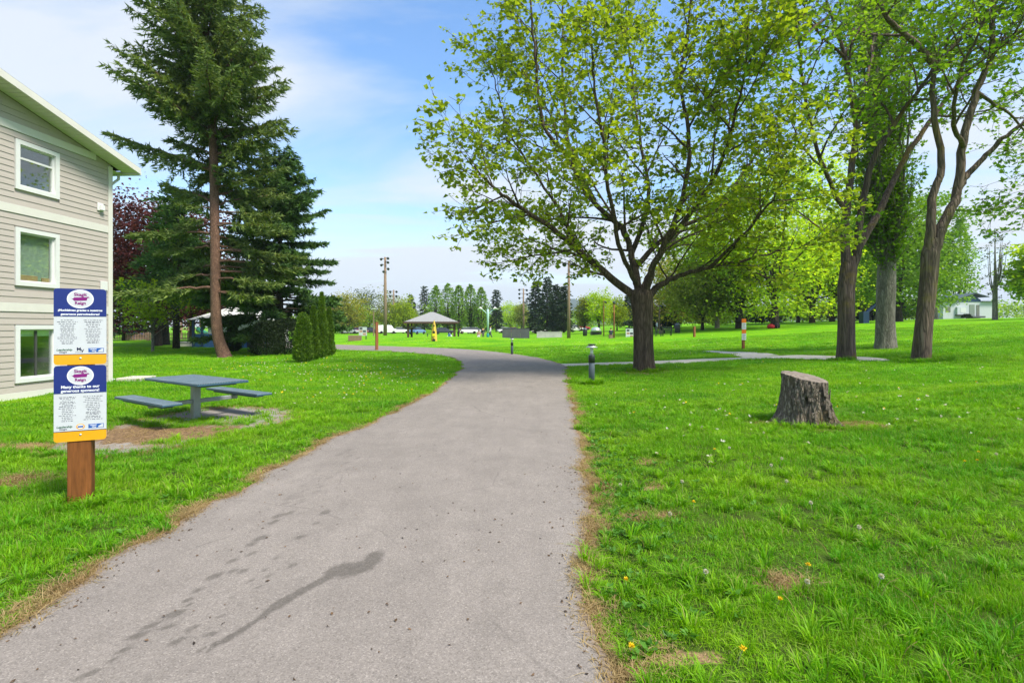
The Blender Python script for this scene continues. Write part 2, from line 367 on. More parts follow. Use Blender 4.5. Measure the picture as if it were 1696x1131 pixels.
M['charcoal'] = pm('charcoal_paint', (.022, .030, .028), .2, 6, .4, .45); M['alu'] = pm('pale_alloy', (.50, .55, .53), .1, 6, .35, .5, .5)
def perf():
    t = NT('perforated_coating_sky_tint'); p = t.coord('Object'); s = t.n('ShaderNodeSeparateXYZ'); t.set(s.inputs[0], p)
    fx = t.math('SUBTRACT', t.math('FRACT', t.math('MULTIPLY', s.outputs[0], 38)), .5); fy = t.math('SUBTRACT', t.math('FRACT', t.math('MULTIPLY', s.outputs[1], 38)), .5)
    r = t.math('SQRT', t.math('ADD', t.math('MULTIPLY', fx, fx), t.math('MULTIPLY', fy, fy))); hole = t.ramp(r, (.26, 1.), (.32, 0.))
    n = t.noise(p, 5, 5); col = t.mix(hole, t.ramp(n, (.3, (.13, .19, .235)), (.7, (.19, .26, .305))), (.012, .02, .025))  # blue coating painted paler and greyer to stand for reflected sky
    return t.done(t.bsdf(col, .42, .5, 0, t.math('SUBTRACT', 1, hole), .4, .003))
M['perf'] = perf(); M['bluecoat'] = pm('blue_coating', (.03, .085, .13), .15, 6, .4, .5)
M['bark_main'] = barkmat('maple_bark', (.19, .14, .105), (.052, .038, .03), None, 7, .05, .11)
M['bark_right'] = barkmat('mossy_bark', (.27, .20, .155), (.085, .062, .052), (.20, .17, .035), 6, .05, .10)
M['bark_right2'] = barkmat('mauve_bark', (.235, .165, .15), (.08, .058, .056), (.20, .14, .03), 6, .05, .10)
M['bark_grey'] = barkmat('grey_bark', (.36, .33, .29), (.14, .125, .105), None, 9, .03)
M['bark_red'] = barkmat('spruce_bark', (.26, .15, .105), (.105, .06, .045), None, 9, .025, .35)
M['bark_dark'] = barkmat('dark_bark', (.10, .08, .065), (.035, .028, .023), None, 6, .03)
M['stumpbark'] = barkmat('stump_bark', (.37, .32, .255), (.11, .088, .07), (.15, .115, .035), 13, .05, .2)
def stumptop():
    t = NT('cut_wood'); p = t.coord('Object'); w = t.n('ShaderNodeTexWave', wave_type='RINGS', rings_direction='SPHERICAL', i_Vector=p, i_Scale=11, i_Distortion=2.5, i_Detail=4)
    n = t.noise(p, 9, 6, .7); col = t.mix(.35, t.ramp(n, (.3, (.14, .115, .095)), (.7, (.27, .23, .195))), t.ramp(w.outputs[0], (0., (.11, .09, .072)), (1., (.26, .22, .185))))
    return t.done(t.bsdf(col, .95, .1, 0, n, .4, .01))
M['cut'] = stumptop()
M['leaf_main'] = leafmat('maple_leaf', (.34, .45, .026), (.14, .22, .015), .6)
M['leaf_right'] = leafmat('right_maple_leaf', (.27, .46, .026), (.10, .21, .015), .55)
M['leaf_bright'] = leafmat('bright_leaf', (.55, .70, .028), (.28, .45, .02), .62)
M['leaf_poplar'] = leafmat('poplar_leaf', (.25, .43, .035), (.10, .21, .018), .5)
M['leaf_mid'] = leafmat('mid_leaf', (.36, .53, .03), (.15, .27, .016), .55)
M['leaf_olive'] = leafmat('olive_leaf', (.33, .36, .05), (.14, .18, .026), .45)
M['leaf_yellow'] = leafmat('yellow_leaf', (.37, .36, .04), (.19, .21, .022), .4)
M['leaf_lime'] = leafmat('lime_leaf', (.40, .50, .024), (.20, .30, .02), .55)
M['leaf_grey'] = leafmat('grey_leaf', (.145, .18, .07), (.065, .09, .035), .35)
M['leaf_red'] = leafmat('plum_leaf', (.15, .035, .036), (.04, .012, .015), .35)
M['leaf_pink'] = leafmat('pinkish_leaf', (.36, .24, .17), (.16, .10, .07), .3)
M['needle'] = leafmat('spruce_needle', (.20, .27, .055), (.055, .105, .03), .3, .6)
M['needle2'] = leafmat('fir_needle', (.12, .23, .05), (.032, .085, .024), .3, .6)
M['needle_far'] = leafmat('far_needle', (.065, .105, .05), (.024, .045, .026), .2, .6)
M['arbor'] = leafmat('arborvitae_leaf', (.17, .29, .024), (.05, .11, .015), .3, .55)
M['arbor_dark'] = leafmat('dark_hedge_leaf', (.035, .06, .02), (.013, .026, .011), .2, .6)
M['weed'] = leafmat('weed_leaf', (.12, .30, .03), (.06, .18, .018), .35)
M['petal'] = pm('dandelion_petal', (.80, .56, .01), .1, 9, .7); M['seed'] = leafmat('dandelion_seed', (.72, .72, .68), (.55, .55, .5), .4)
M['stem'] = pm('flower_stem', (.22, .28, .10), .2, 9, .6); M['clover'] = leafmat('clover_flower', (.70, .70, .62), (.55, .52, .42), .3)
M['litter'] = leafmat('leaf_litter', (.20, .12, .06), (.03, .022, .016), .1)
# ------------------------------------------------------------------ paths and ground
ST = [(-2.95, -14, .15, -14), (-2.9, -4, .25, -4), (-2.85, 0, .35, 0), (-2.78, 2.78, .46, 2.78), (-2.80, 4.07, .6, 4.07), (-2.66, 6.6, .93, 6.9), (-2.3, 9.4, 1.21, 10.1),
      (-2.05, 12, 1.45, 13.2), (-1.93, 16.2, 1.78, 16.8), (-2.14, 21.9, 2.1, 22.2), (-3.7, 28.4, .6, 29.2), (-8.0, 33.6, -3.0, 36.4), (-13, 36.6, -8.6, 41.2), (-18.5, 39.5, -14.5, 44.5), (-23, 45, -19, 48.5), (-25.5, 53, -21.2, 54), (-26.5, 60, -22.4, 60)]
PL = catmull([(a, b) for a, b, _, _ in ST], 60); PR = catmull([(c, d) for _, _, c, d in ST], 60)
def arclen(P): return np.concatenate(([0], np.cumsum(np.linalg.norm(np.diff(P, axis=0), axis=1))))
sl = arclen((PL+PR)/2)
ym = ((PL+PR)/2)[:, 1]
rows = []; s = 0
while s < sl[-1]:
    rows.append(s); yy = np.interp(s, sl, ym); s += .5 if yy < 1.5 else .022 if yy < 6 else .06 if yy < 10 else .16 if yy < 25 else .4
rows = np.array(rows); LX = np.stack([np.interp(rows, sl, PL[:, i]) for i in (0, 1)], 1); RX = np.stack([np.interp(rows, sl, PR[:, i]) for i in (0, 1)], 1)
jit = lambda s_, sd_: (vnoise(s_, s_*0, .55, sd_)-.5)*.15+(vnoise(s_, s_*0, .13, sd_+3)-.5)*.07
dv = LX-RX; dv /= np.linalg.norm(dv, axis=1)[:, None]
LX = LX+dv*jit(rows, 5)[:, None]; RX = RX-dv*jit(rows, 9)[:, None]
NC = 190; tt = np.linspace(0, 1, NC)
XY = LX[:, None, :]*(1-tt)[None, :, None]+RX[:, None, :]*tt[None, :, None]
X, Y = XY[..., 0].ravel(), XY[..., 1].ravel()
crown = (.02*(1-(2*tt-1)**2))[None, :].repeat(len(rows), 0).ravel()
Z = H(X, Y)+.012+crown
stain = np.zeros_like(X)
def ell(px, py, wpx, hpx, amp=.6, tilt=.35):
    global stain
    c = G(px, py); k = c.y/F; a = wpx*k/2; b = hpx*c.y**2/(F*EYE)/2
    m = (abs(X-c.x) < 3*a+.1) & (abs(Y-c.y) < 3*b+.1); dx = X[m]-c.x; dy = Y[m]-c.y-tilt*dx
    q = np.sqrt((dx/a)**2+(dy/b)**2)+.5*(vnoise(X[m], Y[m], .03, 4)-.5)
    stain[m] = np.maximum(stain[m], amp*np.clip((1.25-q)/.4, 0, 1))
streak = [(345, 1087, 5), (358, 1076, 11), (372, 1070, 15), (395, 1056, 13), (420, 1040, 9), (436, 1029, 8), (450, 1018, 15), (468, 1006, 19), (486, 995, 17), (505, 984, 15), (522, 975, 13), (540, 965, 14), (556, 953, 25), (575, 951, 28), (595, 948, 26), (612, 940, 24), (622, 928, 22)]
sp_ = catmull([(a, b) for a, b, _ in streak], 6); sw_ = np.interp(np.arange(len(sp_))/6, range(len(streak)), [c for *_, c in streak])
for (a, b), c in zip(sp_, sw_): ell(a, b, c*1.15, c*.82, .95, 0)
for a, b in [(650, 35), (615, 80), (465, 230), (470, 295), (340, 345), (235, 440), (110, 540), (40, 610), (60, 640), (460, 480), (555, 405), (585, 445), (515, 525), (640, 320), (740, 378), (65, 805), (200, 845), (130, 950), (265, 720), (340, 590), (415, 410), (340, 415), (790, 185), (900, 90), (540, 183), (720, 18), (960, 15)]:
    h = (a*7+b*3) % 10/10; ell(300+a*.2484, 850+b*.2484, 9+10*h, 6+4*h, .66+.25*h, .5)
for a, b, c in [(1340, 490, 20), (1230, 580, 13), (1165, 645, 13), (1180, 672, 10), (1090, 730, 24), (945, 800, 20), (860, 865, 24), (1100, 905, 20), (1190, 825, 16), (770, 960, 20), (700, 1020, 14), (550, 1110, 26), (1045, 815, 18), (1310, 862, 15), (1375, 750, 12), (1250, 963, 12)]:
    ell(a*.266, 830+b*.266, c, c*.6, .85, .55)
rg = random.Random(8)
for i in range(34):
    f = rg.random(); ell(470+120*f+rg.gauss(0, 9), 848-95*f+rg.gauss(0, 6), rg.uniform(5, 13), rg.uniform(3, 5), rg.uniform(.2, .45), .4)
for i in range(26):
    f = rg.random(); ell(865+55*f+rg.gauss(0, 8), 648-26*f+rg.gauss(0, 3), rg.uniform(10, 26), rg.uniform(1, 2.2), rg.uniform(.12, .3), .4)
edge = np.maximum(np.clip(1-tt*26, 0, 1), np.clip(1-(1-tt)*26, 0, 1))[None, :].repeat(len(rows), 0).ravel()
i = np.arange(len(rows)-1)[:, None]*NC; j = np.arange(NC-1)[None, :]
Q = np.stack([i+j, i+j+1, i+NC+j+1, i+NC+j], -1).reshape(-1, 4)
me = mesh_np('asphalt_path', np.stack([X, Y, Z], 1), [Q]); attr(me, 'stain', stain); attr(me, 'edge', edge)
tag(put('asphalt_path', me, M['asphalt'], smooth=True), 'wide grey asphalt footpath curving left through the park', 'path', kind='structure')
PATH = np.vstack([LX[::4], RX[::-4]])
# narrow concrete walk crossing behind the big tree
def strip(name, cpts, width, mat, label, n=14, lift=.012):
    C = catmull(cpts, n); T = np.gradient(C, axis=0); T /= np.linalg.norm(T, axis=1)[:, None]; N = np.stack([-T[:, 1], T[:, 0]], 1)
    wd = np.broadcast_to(np.asarray(width, float), (len(C),))/2
    cols = np.linspace(-1, 1, 7); g = C[:, None, :]+N[:, None, :]*(cols[None, :]*wd[:, None])[..., None]
    V = np.concatenate([g, (H(g[..., 0], g[..., 1])+lift)[..., None]], -1).reshape(-1, 3)
    i = np.arange(len(C)-1)[:, None]*7; j = np.arange(6)[None, :]
    me = mesh_np(name, V, [np.stack([i+j, i+j+1, i+7+j+1, i+7+j], -1).reshape(-1, 4)[:, ::-1]])
    tag(put(name, me, mat), label, 'path', kind='structure')
    return np.vstack([g[:, 0], g[::-1, -1]])
walk_px = [(925, 605), (990, 603), (1060, 601), (1140, 598.5), (1215, 595), (1290, 591.5), (1380, 593.5), (1450, 596), (1478, 597.5)]
wpts = [tuple(G(a, b).xy) for a, b in walk_px]
wpts[0] = (1.6, wpts[0][1])
WALK = strip('concrete_walk', wpts, [1.4]*85+list(np.linspace(1.4, .12, 28)), M['concrete'], 'narrow pale concrete walk crossing the lawn behind the big maple')
SPUR = strip('concrete_spur', [tuple(G(a, b).xy) for a, b in [(1262, 591), (1240, 586.5), (1205, 584), (1168, 582)]], [1.6]*14+[1.2]*14+[.8]*15, M['concrete'], 'short pale spur of walk bending back beside the orange post', 14, .018)
# worn concrete pad under the picnic table
pad_px = [(80, 745), (120, 752), (175, 753), (270, 744), (340, 730), (410, 714), (470, 699), (493, 687), (470, 679), (420, 675), (360, 676), (300, 683), (240, 696), (180, 706), (110, 726)]
PAD = catmull([tuple(G(a, b).xy) for a, b in pad_px], 6); pc = PAD.mean(0)
rr = np.linspace(0, 1, 26); ang = PAD-pc
g = pc[None, None]+ang[None]*rr[:, None, None]; n_ = len(PAD)
g = g+((vnoise(g[..., 0], g[..., 1], .2, 3)-.5)*.1*rr[:, None])[..., None]
V = np.concatenate([g, (H(g[..., 0], g[..., 1])+.014)[..., None]], -1).reshape(-1, 3)
i = np.arange(25)[:, None]*n_; j = np.arange(n_)[None, :]; k = (j+1) % n_
me = mesh_np('concrete_pad', V, [np.stack([i+j, i+k, i+n_+k, i+n_+j], -1).reshape(-1, 4)])
dc = G(255, 718); attr(me, 'dirt', np.clip(1.45-np.hypot((V[:, 0]-dc.x)/1.5, (V[:, 1]-dc.y)/.8), 0, 1)*.95)
pad_o = tag(put('concrete_pad', me, M['pad']), 'worn concrete pad strewn with dirt and straw under the picnic table', 'concrete pad', kind='structure'); fixn(pad_o)
# ground sheet
def lines(*seg):
    o = []
    for a, b, n in seg: o.append(np.linspace(a, b, n, endpoint=False))
    return np.unique(np.concatenate(o+[[seg[-1][1]]]))
gx = lines((-4000, -400, 8), (-400, -60, 18), (-60, -14, 40), (-14, 14, 200), (14, 60, 60), (60, 400, 30), (400, 4000, 8))
gy = lines((-600, -40, 8), (-40, 0, 20), (0, 12, 100), (12, 32, 80), (32, 80, 60), (80, 240, 40), (240, 5200, 24))
GX, GY = np.meshgrid(gx, gy); x_, y_ = GX.ravel(), GY.ravel()
nearm = (abs(x_) < 60) & (y_ > -40) & (y_ < 80)
def field(fn, big=99.):
    o = np.full(x_.shape, big); o[nearm] = fn(x_[nearm], y_[nearm]); return o
dp = field(lambda a, b: sdist(PATH, a, b)); dw = field(lambda a, b: np.minimum(sdist(WALK, a, b), sdist(SPUR, a, b))); dd = field(lambda a, b: sdist(PAD, a, b))
stump_c = G(1335, 700)
dst = np.hypot(x_-stump_c.x, y_-stump_c.y)
bare = [(G(1302, 966), .11, .07), (G(1080, 808), .14, .06), (G(1135, 1088), .14, .05), (G(40, 795), .35, .18), (G(60, 742), .5, .2), (G(1075, 855), .2, .06), (G(1395, 705), .45, .22), (G(1290, 700), .3, .15), (G(1080, 765), .18, .06), (G(1066, 616), .7, .5)]
dry = np.clip(1-dp/.2, 0, 1)*np.where(y_ > 20, .75, 1)
dry = np.maximum(dry, np.clip(1-dw/.3, 0, 1)*.5); dry = np.maximum(dry, np.clip(1-dd/.4, 0, 1)*.9)
for c, a, b in bare: dry = np.maximum(dry, np.clip(1.3-np.hypot((x_-c.x)/a, (y_-c.y)/b)*.6, 0, 1))
z_ = H(x_, y_)-np.where(np.minimum(np.minimum(dp, dw), dd) < -.02, .05, 0)
far = np.clip((np.hypot(x_, y_)-7)/14, 0, 1)
nx = len(gx); i = np.arange(len(gy)-1)[:, None]*nx; j = np.arange(nx-1)[None, :]
me = mesh_np('ground', np.stack([x_, y_, z_], 1), [np.stack([i+j, i+j+1, i+nx+j+1, i+nx+j], -1).reshape(-1, 4)]); attr(me, 'dry', dry); attr(me, 'far', far)
tag(put('ground', me, M['ground'], smooth=True), 'bright green park lawn rising gently to the right', 'lawn', kind='structure')
# ------------------------------------------------------------------ grass (uncountable: scattered tufts)
rng = np.random.default_rng(7)
LIB = bpy.data.collections.new('tuft_library')
def tuft(name, nb, rad, h0, h1, wd, mat, lean=.5, lib=LIB, seed=0):
    r = np.random.default_rng(seed); V = []; Fs = []; Tq = []
    for b in range(nb):
        a = r.uniform(0, 6.28); q = rad*math.sqrt(r.random()); p = np.array([q*math.cos(a), q*math.sin(a), -.004]); t = r.uniform(0, 6.28); d = np.array([math.cos(t), math.sin(t), 0])
        h = r.uniform(h0, h1); ln = h*abs(r.normal(0, lean)); w_ = wd*r.uniform(.6, 1.3); sd_ = np.array([-d[1], d[0], 0])*w_/2
        m = p+d*ln*.35+np.array([0, 0, h*.6]); e = p+d*ln+np.array([0, 0, h*(1-.25*min(ln/h, 1.2))])
        k = len(V); V += [p-sd_, p+sd_, m-sd_*.8, m+sd_*.8, e]; Fs.append((k, k+1, k+3, k+2)); Tq.append((k+2, k+3, k+4))
    me = mesh_np(name, np.array(V), [np.array(Fs), np.array(Tq)]); me.materials.append(mat); o = bpy.data.objects.new(name, me); lib.objects.link(o); return o
def lib(name): return bpy.data.collections.new(name)
LN, LM, LD = lib('near_tufts'), lib('mid_tufts'), lib('dry_tufts')
for k in range(7): tuft('tuft_near_%02d' % k, 30, .075, .02, .075, .0048, M['grass'], .85, LN, k)
for k in range(5): tuft('tuft_mid_%02d' % k, 34, .17, .03, .08, .011, M['grass'], .75, LM, 20+k)
for k in range(5): tuft('tuft_dry_%02d' % k, 16, .07, .012, .04, .004, M['drygrass'], 1.6, LD, 40+k)
def scatter(name, coll, pos, scl, rz, n, mat, label, cat):
    me = bpy.data.meshes.new(name); me.vertices.add(len(pos)); me.vertices.foreach_set('co', np.asarray(pos, np.float32).ravel())
    a = me.attributes.new('sc', 'FLOAT_VECTOR', 'POINT'); a.data.foreach_set('vector', np.asarray(scl, np.float32).ravel())
    a = me.attributes.new('ro', 'FLOAT_VECTOR', 'POINT'); v = np.zeros((len(pos), 3), np.float32); v[:, 2] = rz; v[:, :2] = rng.normal(0, .12, (len(pos), 2)); a.data.foreach_set('vector', v.ravel())
    a = me.attributes.new('ix', 'INT', 'POINT'); a.data.foreach_set('value', rng.integers(0, n, len(pos)).astype(np.int32))
    o = put(name, me, mat); g = bpy.data.node_groups.new(name+'_scatter', 'GeometryNodeTree')
    g.interface.new_socket('Geometry', in_out='INPUT', socket_type='NodeSocketGeometry'); g.interface.new_socket('Geometry', in_out='OUTPUT', socket_type='NodeSocketGeometry')
    gi = g.nodes.new('NodeGroupInput'); go = g.nodes.new('NodeGroupOutput'); ip = g.nodes.new('GeometryNodeInstanceOnPoints'); ci = g.nodes.new('GeometryNodeCollectionInfo')
    ci.inputs['Collection'].default_value = coll; ci.inputs['Separate Children'].default_value = True; ci.inputs['Reset Children'].default_value = True
    def na(nm, tp): q = g.nodes.new('GeometryNodeInputNamedAttribute'); q.data_type = tp; q.inputs['Name'].default_value = nm; return q.outputs['Attribute']
    L = g.links.new; L(gi.outputs[0], ip.inputs['Points']); L(ci.outputs[0], ip.inputs['Instance']); ip.inputs['Pick Instance'].default_value = True
    L(na('ix', 'INT'), ip.inputs['Instance Index']); L(na('ro', 'FLOAT_VECTOR'), ip.inputs['Rotation']); L(na('sc', 'FLOAT_VECTOR'), ip.inputs['Scale']); L(ip.outputs[0], go.inputs[0])
    md = o.modifiers.new('scatter', 'NODES'); md.node_group = g
    return tag(o, label, cat, kind='stuff')
def sample(y0, y1, dens, side=1.18):
    wm_ = y1*side+2.4; n = int(dens*(y1-y0)*2*wm_); y = rng.uniform(y0, y1, n); x = rng.uniform(-wm_, wm_, n)
    k = np.abs(x) < y*side+2.4; x, y = x[k], y[k]
    return x, y
HC = (-12.05, 15.4)
def clear(x, y, mp_=.03, mpad=.0):
    jn = (vnoise(x, y, .35, 2)-.48)*.34+(vnoise(x, y, .09, 6)-.5)*.12
    k = (sdist(PATH, x, y) > mp_+np.maximum(jn, 0)) & (sdist(WALK, x, y) > .03) & (sdist(SPUR, x, y) > .03)
    pd = sdist(PAD, x, y); tcn = (-5.35, 9.0)
    k &= (pd > mpad-.22*vnoise(x, y, .3, 9)) | ((vnoise(x, y, .28, 19) > .74) & (pd > -.5)) | (np.hypot((x-tcn[0]+.0)/1.15, (y-tcn[1]+.15)/.5)+.6*(vnoise(x, y, .25, 1)-.5) < 1)
    k &= ~((x < -12.0) & (y < 15.5))
    k &= np.hypot(x-stump_c.x, y-stump_c.y) > .36
    for c, a, b in bare[:-1]: k &= np.hypot((x-c.x)/a, (y-c.y)/b)+.9*(vnoise(x, y, .12, 11)-.5) > rng.uniform(.55, 1.25, x.shape)
    return k
PX, PY, SCL = [], [], []
for y0, y1, dn, ks, lo in [(.2, 3.2, 420, .85, 0), (3.2, 5.5, 300, .95, 0), (5.5, 9, 190, 1.08, 0)]:
    x, y = sample(y0, y1, dn); k = clear(x, y); x, y = x[k], y[k]
    hgt = .35+1.25*vnoise(x, y, .6, 21)**2+.75*vnoise(x, y, .17, 22)**2; thin = .5*vnoise(x, y, .42, 23)+.6*vnoise(x, y, .13, 25)-.1
    k = rng.random(len(x)) < np.clip(.10+1.6*thin, 0, 1); x, y, hgt = x[k], y[k], hgt[k]
    hgt = hgt*np.clip(.45+sdist(PATH, x, y)*1.1, .45, 1)
    PX.append(x); PY.append(y); SCL.append(np.stack([np.full(len(x), ks), np.full(len(x), ks), ks*hgt], 1))
x = np.concatenate(PX); y = np.concatenate(PY); sc = np.concatenate(SCL)
scatter('grass', LN, np.stack([x, y, H(x, y)], 1), sc, rng.uniform(0, 6.28, len(x)), 7, M['grass'], 'long tufted green grass in the foreground lawn', 'grass')
# taller fanned tufts standing out of the turf
LT = lib('tall_tufts')
for k in range(6):
    r_ = np.random.default_rng(70+k); V = []; Fs = []; Tq = []
    for b in range(44):
        a = r_.uniform(0, 6.28); q = .035*math.sqrt(r_.random()); d = np.array([math.cos(a+r_.normal(0, .5)), math.sin(a+r_.normal(0, .5)), 0]); p = np.array([q*math.cos(a), q*math.sin(a), -.004]); h = r_.uniform(.06, .14); ln = h*r_.uniform(.25, 1.1); sd_ = np.array([-d[1], d[0], 0])*.0026*r_.uniform(.7, 1.3)
        m_ = p+d*ln*.4+np.array([0, 0, h*.62]); e_ = p+d*ln+np.array([0, 0, h*(1-.3*ln/h)]); j_ = len(V); V += [p-sd_, p+sd_, m_-sd_, m_+sd_, e_]; Fs.append((j_, j_+1, j_+3, j_+2)); Tq.append((j_+2, j_+3, j_+4))
    me = mesh_np('tall_tuft', np.array(V), [np.array(Fs), np.array(Tq)]); me.materials.append(M['grass']); LT.objects.link(bpy.data.objects.new('tall_tuft_%02d' % k, me))
x, y = sample(1.2, 11, 42); k = clear(x, y) & (rng.random(len(x)) < np.clip(3.2*vnoise(x, y, .33, 31)-1.15+.5*vnoise(x, y, 1.3, 32), 0.02, 1)); x, y = x[k], y[k]; s_ = rng.uniform(.45, 1.1, len(x))
cl = [(G(1335, 700), .4, .6, 80), (G(1526, 598), .42, .8, 130), (G(1402, 596), .38, .6, 60), (G(131, 836), .1, .3, 40), (G(980, 636), .1, .28, 36), (G(1066, 614), .45, .7, 60)]
for c, r0_, r1_, n in cl:
    a = rng.uniform(0, 6.28, n); q = rng.uniform(r0_, r1_, n); x = np.append(x, c.x+q*np.cos(a)); y = np.append(y, c.y+q*np.sin(a)); s_ = np.append(s_, rng.uniform(.6, 1.25, n)*(1 if c.y < 12 else 1.5))
k = clear(x, y, .0); x, y, s_ = x[k], y[k], s_[k]
scatter('tall_grass', LT, np.stack([x, y, H(x, y)], 1), np.stack([s_*1.15, s_*1.15, s_], 1), rng.uniform(0, 6.28, len(x)), 6, M['grass'], 'taller fanned grass tufts standing out of the foreground turf', 'grass')
PX, PY, SCL = [], [], []
for y0, y1, dn, ks in [(9, 15, 46, .95), (15, 24, 26, 1.2), (24, 40, 9.5, 1.7)]:
    x, y = sample(y0, y1, dn, 1.08); k = clear(x, y); x, y = x[k], y[k]; hgt = .5+.9*vnoise(x, y, 1.1, 21)**1.4+.25*vnoise(x, y, .3, 22); hgt = hgt/np.where(y > 24, 1.5, 1)
    PX.append(x); PY.append(y); SCL.append(np.stack([np.full(len(x), ks), np.full(len(x), ks), ks*hgt], 1))
x = np.concatenate(PX); y = np.concatenate(PY); sc = np.concatenate(SCL)
scatter('lawn_grass', LM, np.stack([x, y, H(x, y)], 1), sc, rng.uniform(0, 6.28, len(x)), 5, M['grass'], 'shorter green grass covering the lawn in the middle distance', 'grass')
# straw fringe along path, pad and bare patches
x, y = sample(1.2, 14, 90); d_ = sdist(PATH, x, y); d2 = sdist(PAD, x, y); k = ((d_ > -.07) & (d_ < .2*vnoise(x, y, .35, 2)+.01)) | ((d2 > -.25) & (d2 < .15)) | ((d2 < 0) & (rng.random(len(x)) < .3*(np.hypot((x-dc.x)/1.7, (y-dc.y)/.8) < 1.1)))
kb = np.zeros(len(x), bool)
for c, a, b in bare: kb |= np.hypot((x-c.x)/a, (y-c.y)/b) < 1.5
k |= kb; x, y = x[k], y[k]
extra = []
for t_ in range(16):
    extra.append(np.stack([x+rng.normal(0, .05, len(x)), y+rng.normal(0, .05, len(x))], 1))
e = np.concatenate(extra); e = e[(e[:, 1] < 6) | (rng.random(len(e)) < .5)]; e = e[sdist(PATH, e[:, 0], e[:, 1]) > -.045]; x, y = e[:, 0], e[:, 1]; s_ = rng.uniform(.6, 1.3, len(x))
scatter('dry_grass', LD, np.stack([x, y, H(x, y)+.004], 1), np.stack([s_*1.1, s_*1.1, s_*.7], 1), rng.uniform(0, 6.28, len(x)), 5, M['drygrass'], 'straw coloured dead grass fringing the path and bare patches', 'dry grass')
# ------------------------------------------------------------------ house at the left
UD = Vector((-.061, -1)).normalized()
house = empty('siding_house', (HC[0], HC[1], 0), math.atan2(UD.y, UD.x), 'three storey house with taupe lap siding and cream trim at left edge', 'house')
# local frame: x along the gable wall towards the camera, y out of the wall, z up
LW = 12.0; SL = .253; Z0 = 6.50; DEEP = 10.0
def zs(s): return Z0+SL*(s if s < LW/2 else LW-s)
b = MB(); poly = [(0, -.6), (LW, -.6), (LW, Z0), (LW/2, Z0+SL*LW/2), (0, Z0)]
WN = [(1.678, 2.82, 5.05, 6.28), (1.678, 2.82, 2.67, 4.11), (1.678, 2.82, .255, 1.69)]
SW = [(6.6, 7.7, 5.05, 6.28), (6.6, 7.7, 2.67, 4.11), (6.6, 7.7, .255, 1.69)]
ALLW = WN+SW
# wall sheet with window holes: cells of a grid
xs = sorted({0, LW}|{v for q in ALLW for v in q[:2]}); zs_ = sorted({-.6, 6.44}|{v for q in ALLW for v in q[2:]})
for a, c in zip(xs[:-1], xs[1:]):
    for d, e in zip(zs_[:-1], zs_[1:]):
        if any(q[0] <= a and c <= q[1] and q[2] <= d and e <= q[3] for q in ALLW): continue
        b.box(a+.0005, c-.0005, -.15, -.02, d+.0005, e-.0005)
b.add([(0, -.02, 6.441), (LW, -.02, 6.441), (LW, -.02, Z0), (LW/2, -.02, Z0+SL*LW/2), (0, -.02, Z0)], [(0, 1, 2, 3, 4)])
b.add([(0, -.02, -.6), (0, -DEEP, -.6), (0, -DEEP, Z0), (0, -.02, Z0)], [(0, 1, 2, 3)]); b.add([(LW, -.02, -.6), (LW, -DEEP, -.6), (LW, -DEEP, Z0), (LW, -.02, Z0)], [(3, 2, 1, 0)])
b.add([(0, -DEEP, -.6), (LW, -DEEP, -.6), (LW, -DEEP, Z0), (LW/2, -DEEP, Z0+SL*LW/2), (0, -DEEP, Z0)], [(4, 3, 2, 1, 0)])
wall = b.build('wall', M['siding'], house)
bands = [(-.6, .03), (2.02, 2.24), (4.44, 4.65), (6.46, 6.66)]
EXPO = .148; cache = {}
def board(s0, s1, z0, z1):
    key = (round(s1-s0, 3), round(z1-z0, 3))
    if key not in cache:
        L, h = key; m = MB(); m.add([(0, -.018, 0), (L, -.018, 0), (L, .016, 0), (0, .016, 0), (0, -.018, h), (L, -.018, h), (L, .003, h), (0, .003, h)], [(0, 3, 2, 1), (4, 5, 6, 7), (0, 1, 5, 4), (1, 2, 6, 5), (2, 3, 7, 6), (3, 0, 4, 7)])
        me = m.mesh('siding_board'); me.materials.append(M['siding']); cache[key] = me
    o = put('siding_board', cache[key], None, wall, loc=(s0, 0, z0)); fixed.add(cache[key].name)
fixed = set()
for lo, hi in [(.035, 2.015), (2.245, 4.435), (4.655, 6.455), (6.665, 7.9)]:
    n = max(1, round((hi-lo)/EXPO)); h = (hi-lo)/n
    for q in range(n):
        a, c = lo+q*h, lo+(q+1)*h-.004
        spans = [(.14, 5.0)] if a < 6.46 else [(max(.14, (c+.02-Z0)/SL), min(6.0, 6.0))]
        if a < 6.46: spans.append((5.004, LW-.14))
        for s0, s1 in spans:
            if s1-s0 < .1: continue
            cuts = [(w_[0]-.02, w_[1]+.02) for w_ in ALLW if w_[2]-.02 < c and w_[3]+.02 > a]
            segs = [(s0, s1)]
            for u0, u1 in cuts:
                segs = [t for (p, r_) in segs for t in ((p, min(r_, u0)), (max(p, u1), r_)) if t[1]-t[0] > .03]
            for p, r_ in segs:
                jx = .4+3.9*((q*0.618+lo*.37) % 1)
                if q % 3 != 1 and p+.3 < jx < r_-.3: board(p, jx-.002, a, c); board(jx+.002, r_, a, c)
                else: board(p, r_, a, c)
for lo, hi in bands:
    s0 = .13 if hi < 6.5 else .55
    MB().box(s0, LW-s0, -.02, .026, lo, hi).build('trim_band' if lo > 0 else 'base_board', M['trim'], house, bevel=.003)
MB().box(-.02, .125, -.12, .03, -.3, 6.44).build('corner_board', M['trim'], house, bevel=.004)
MB().box(LW-.125, LW+.02, -.12, .03, -.3, 6.44).build('corner_board', M['trim'], house, bevel=.004)
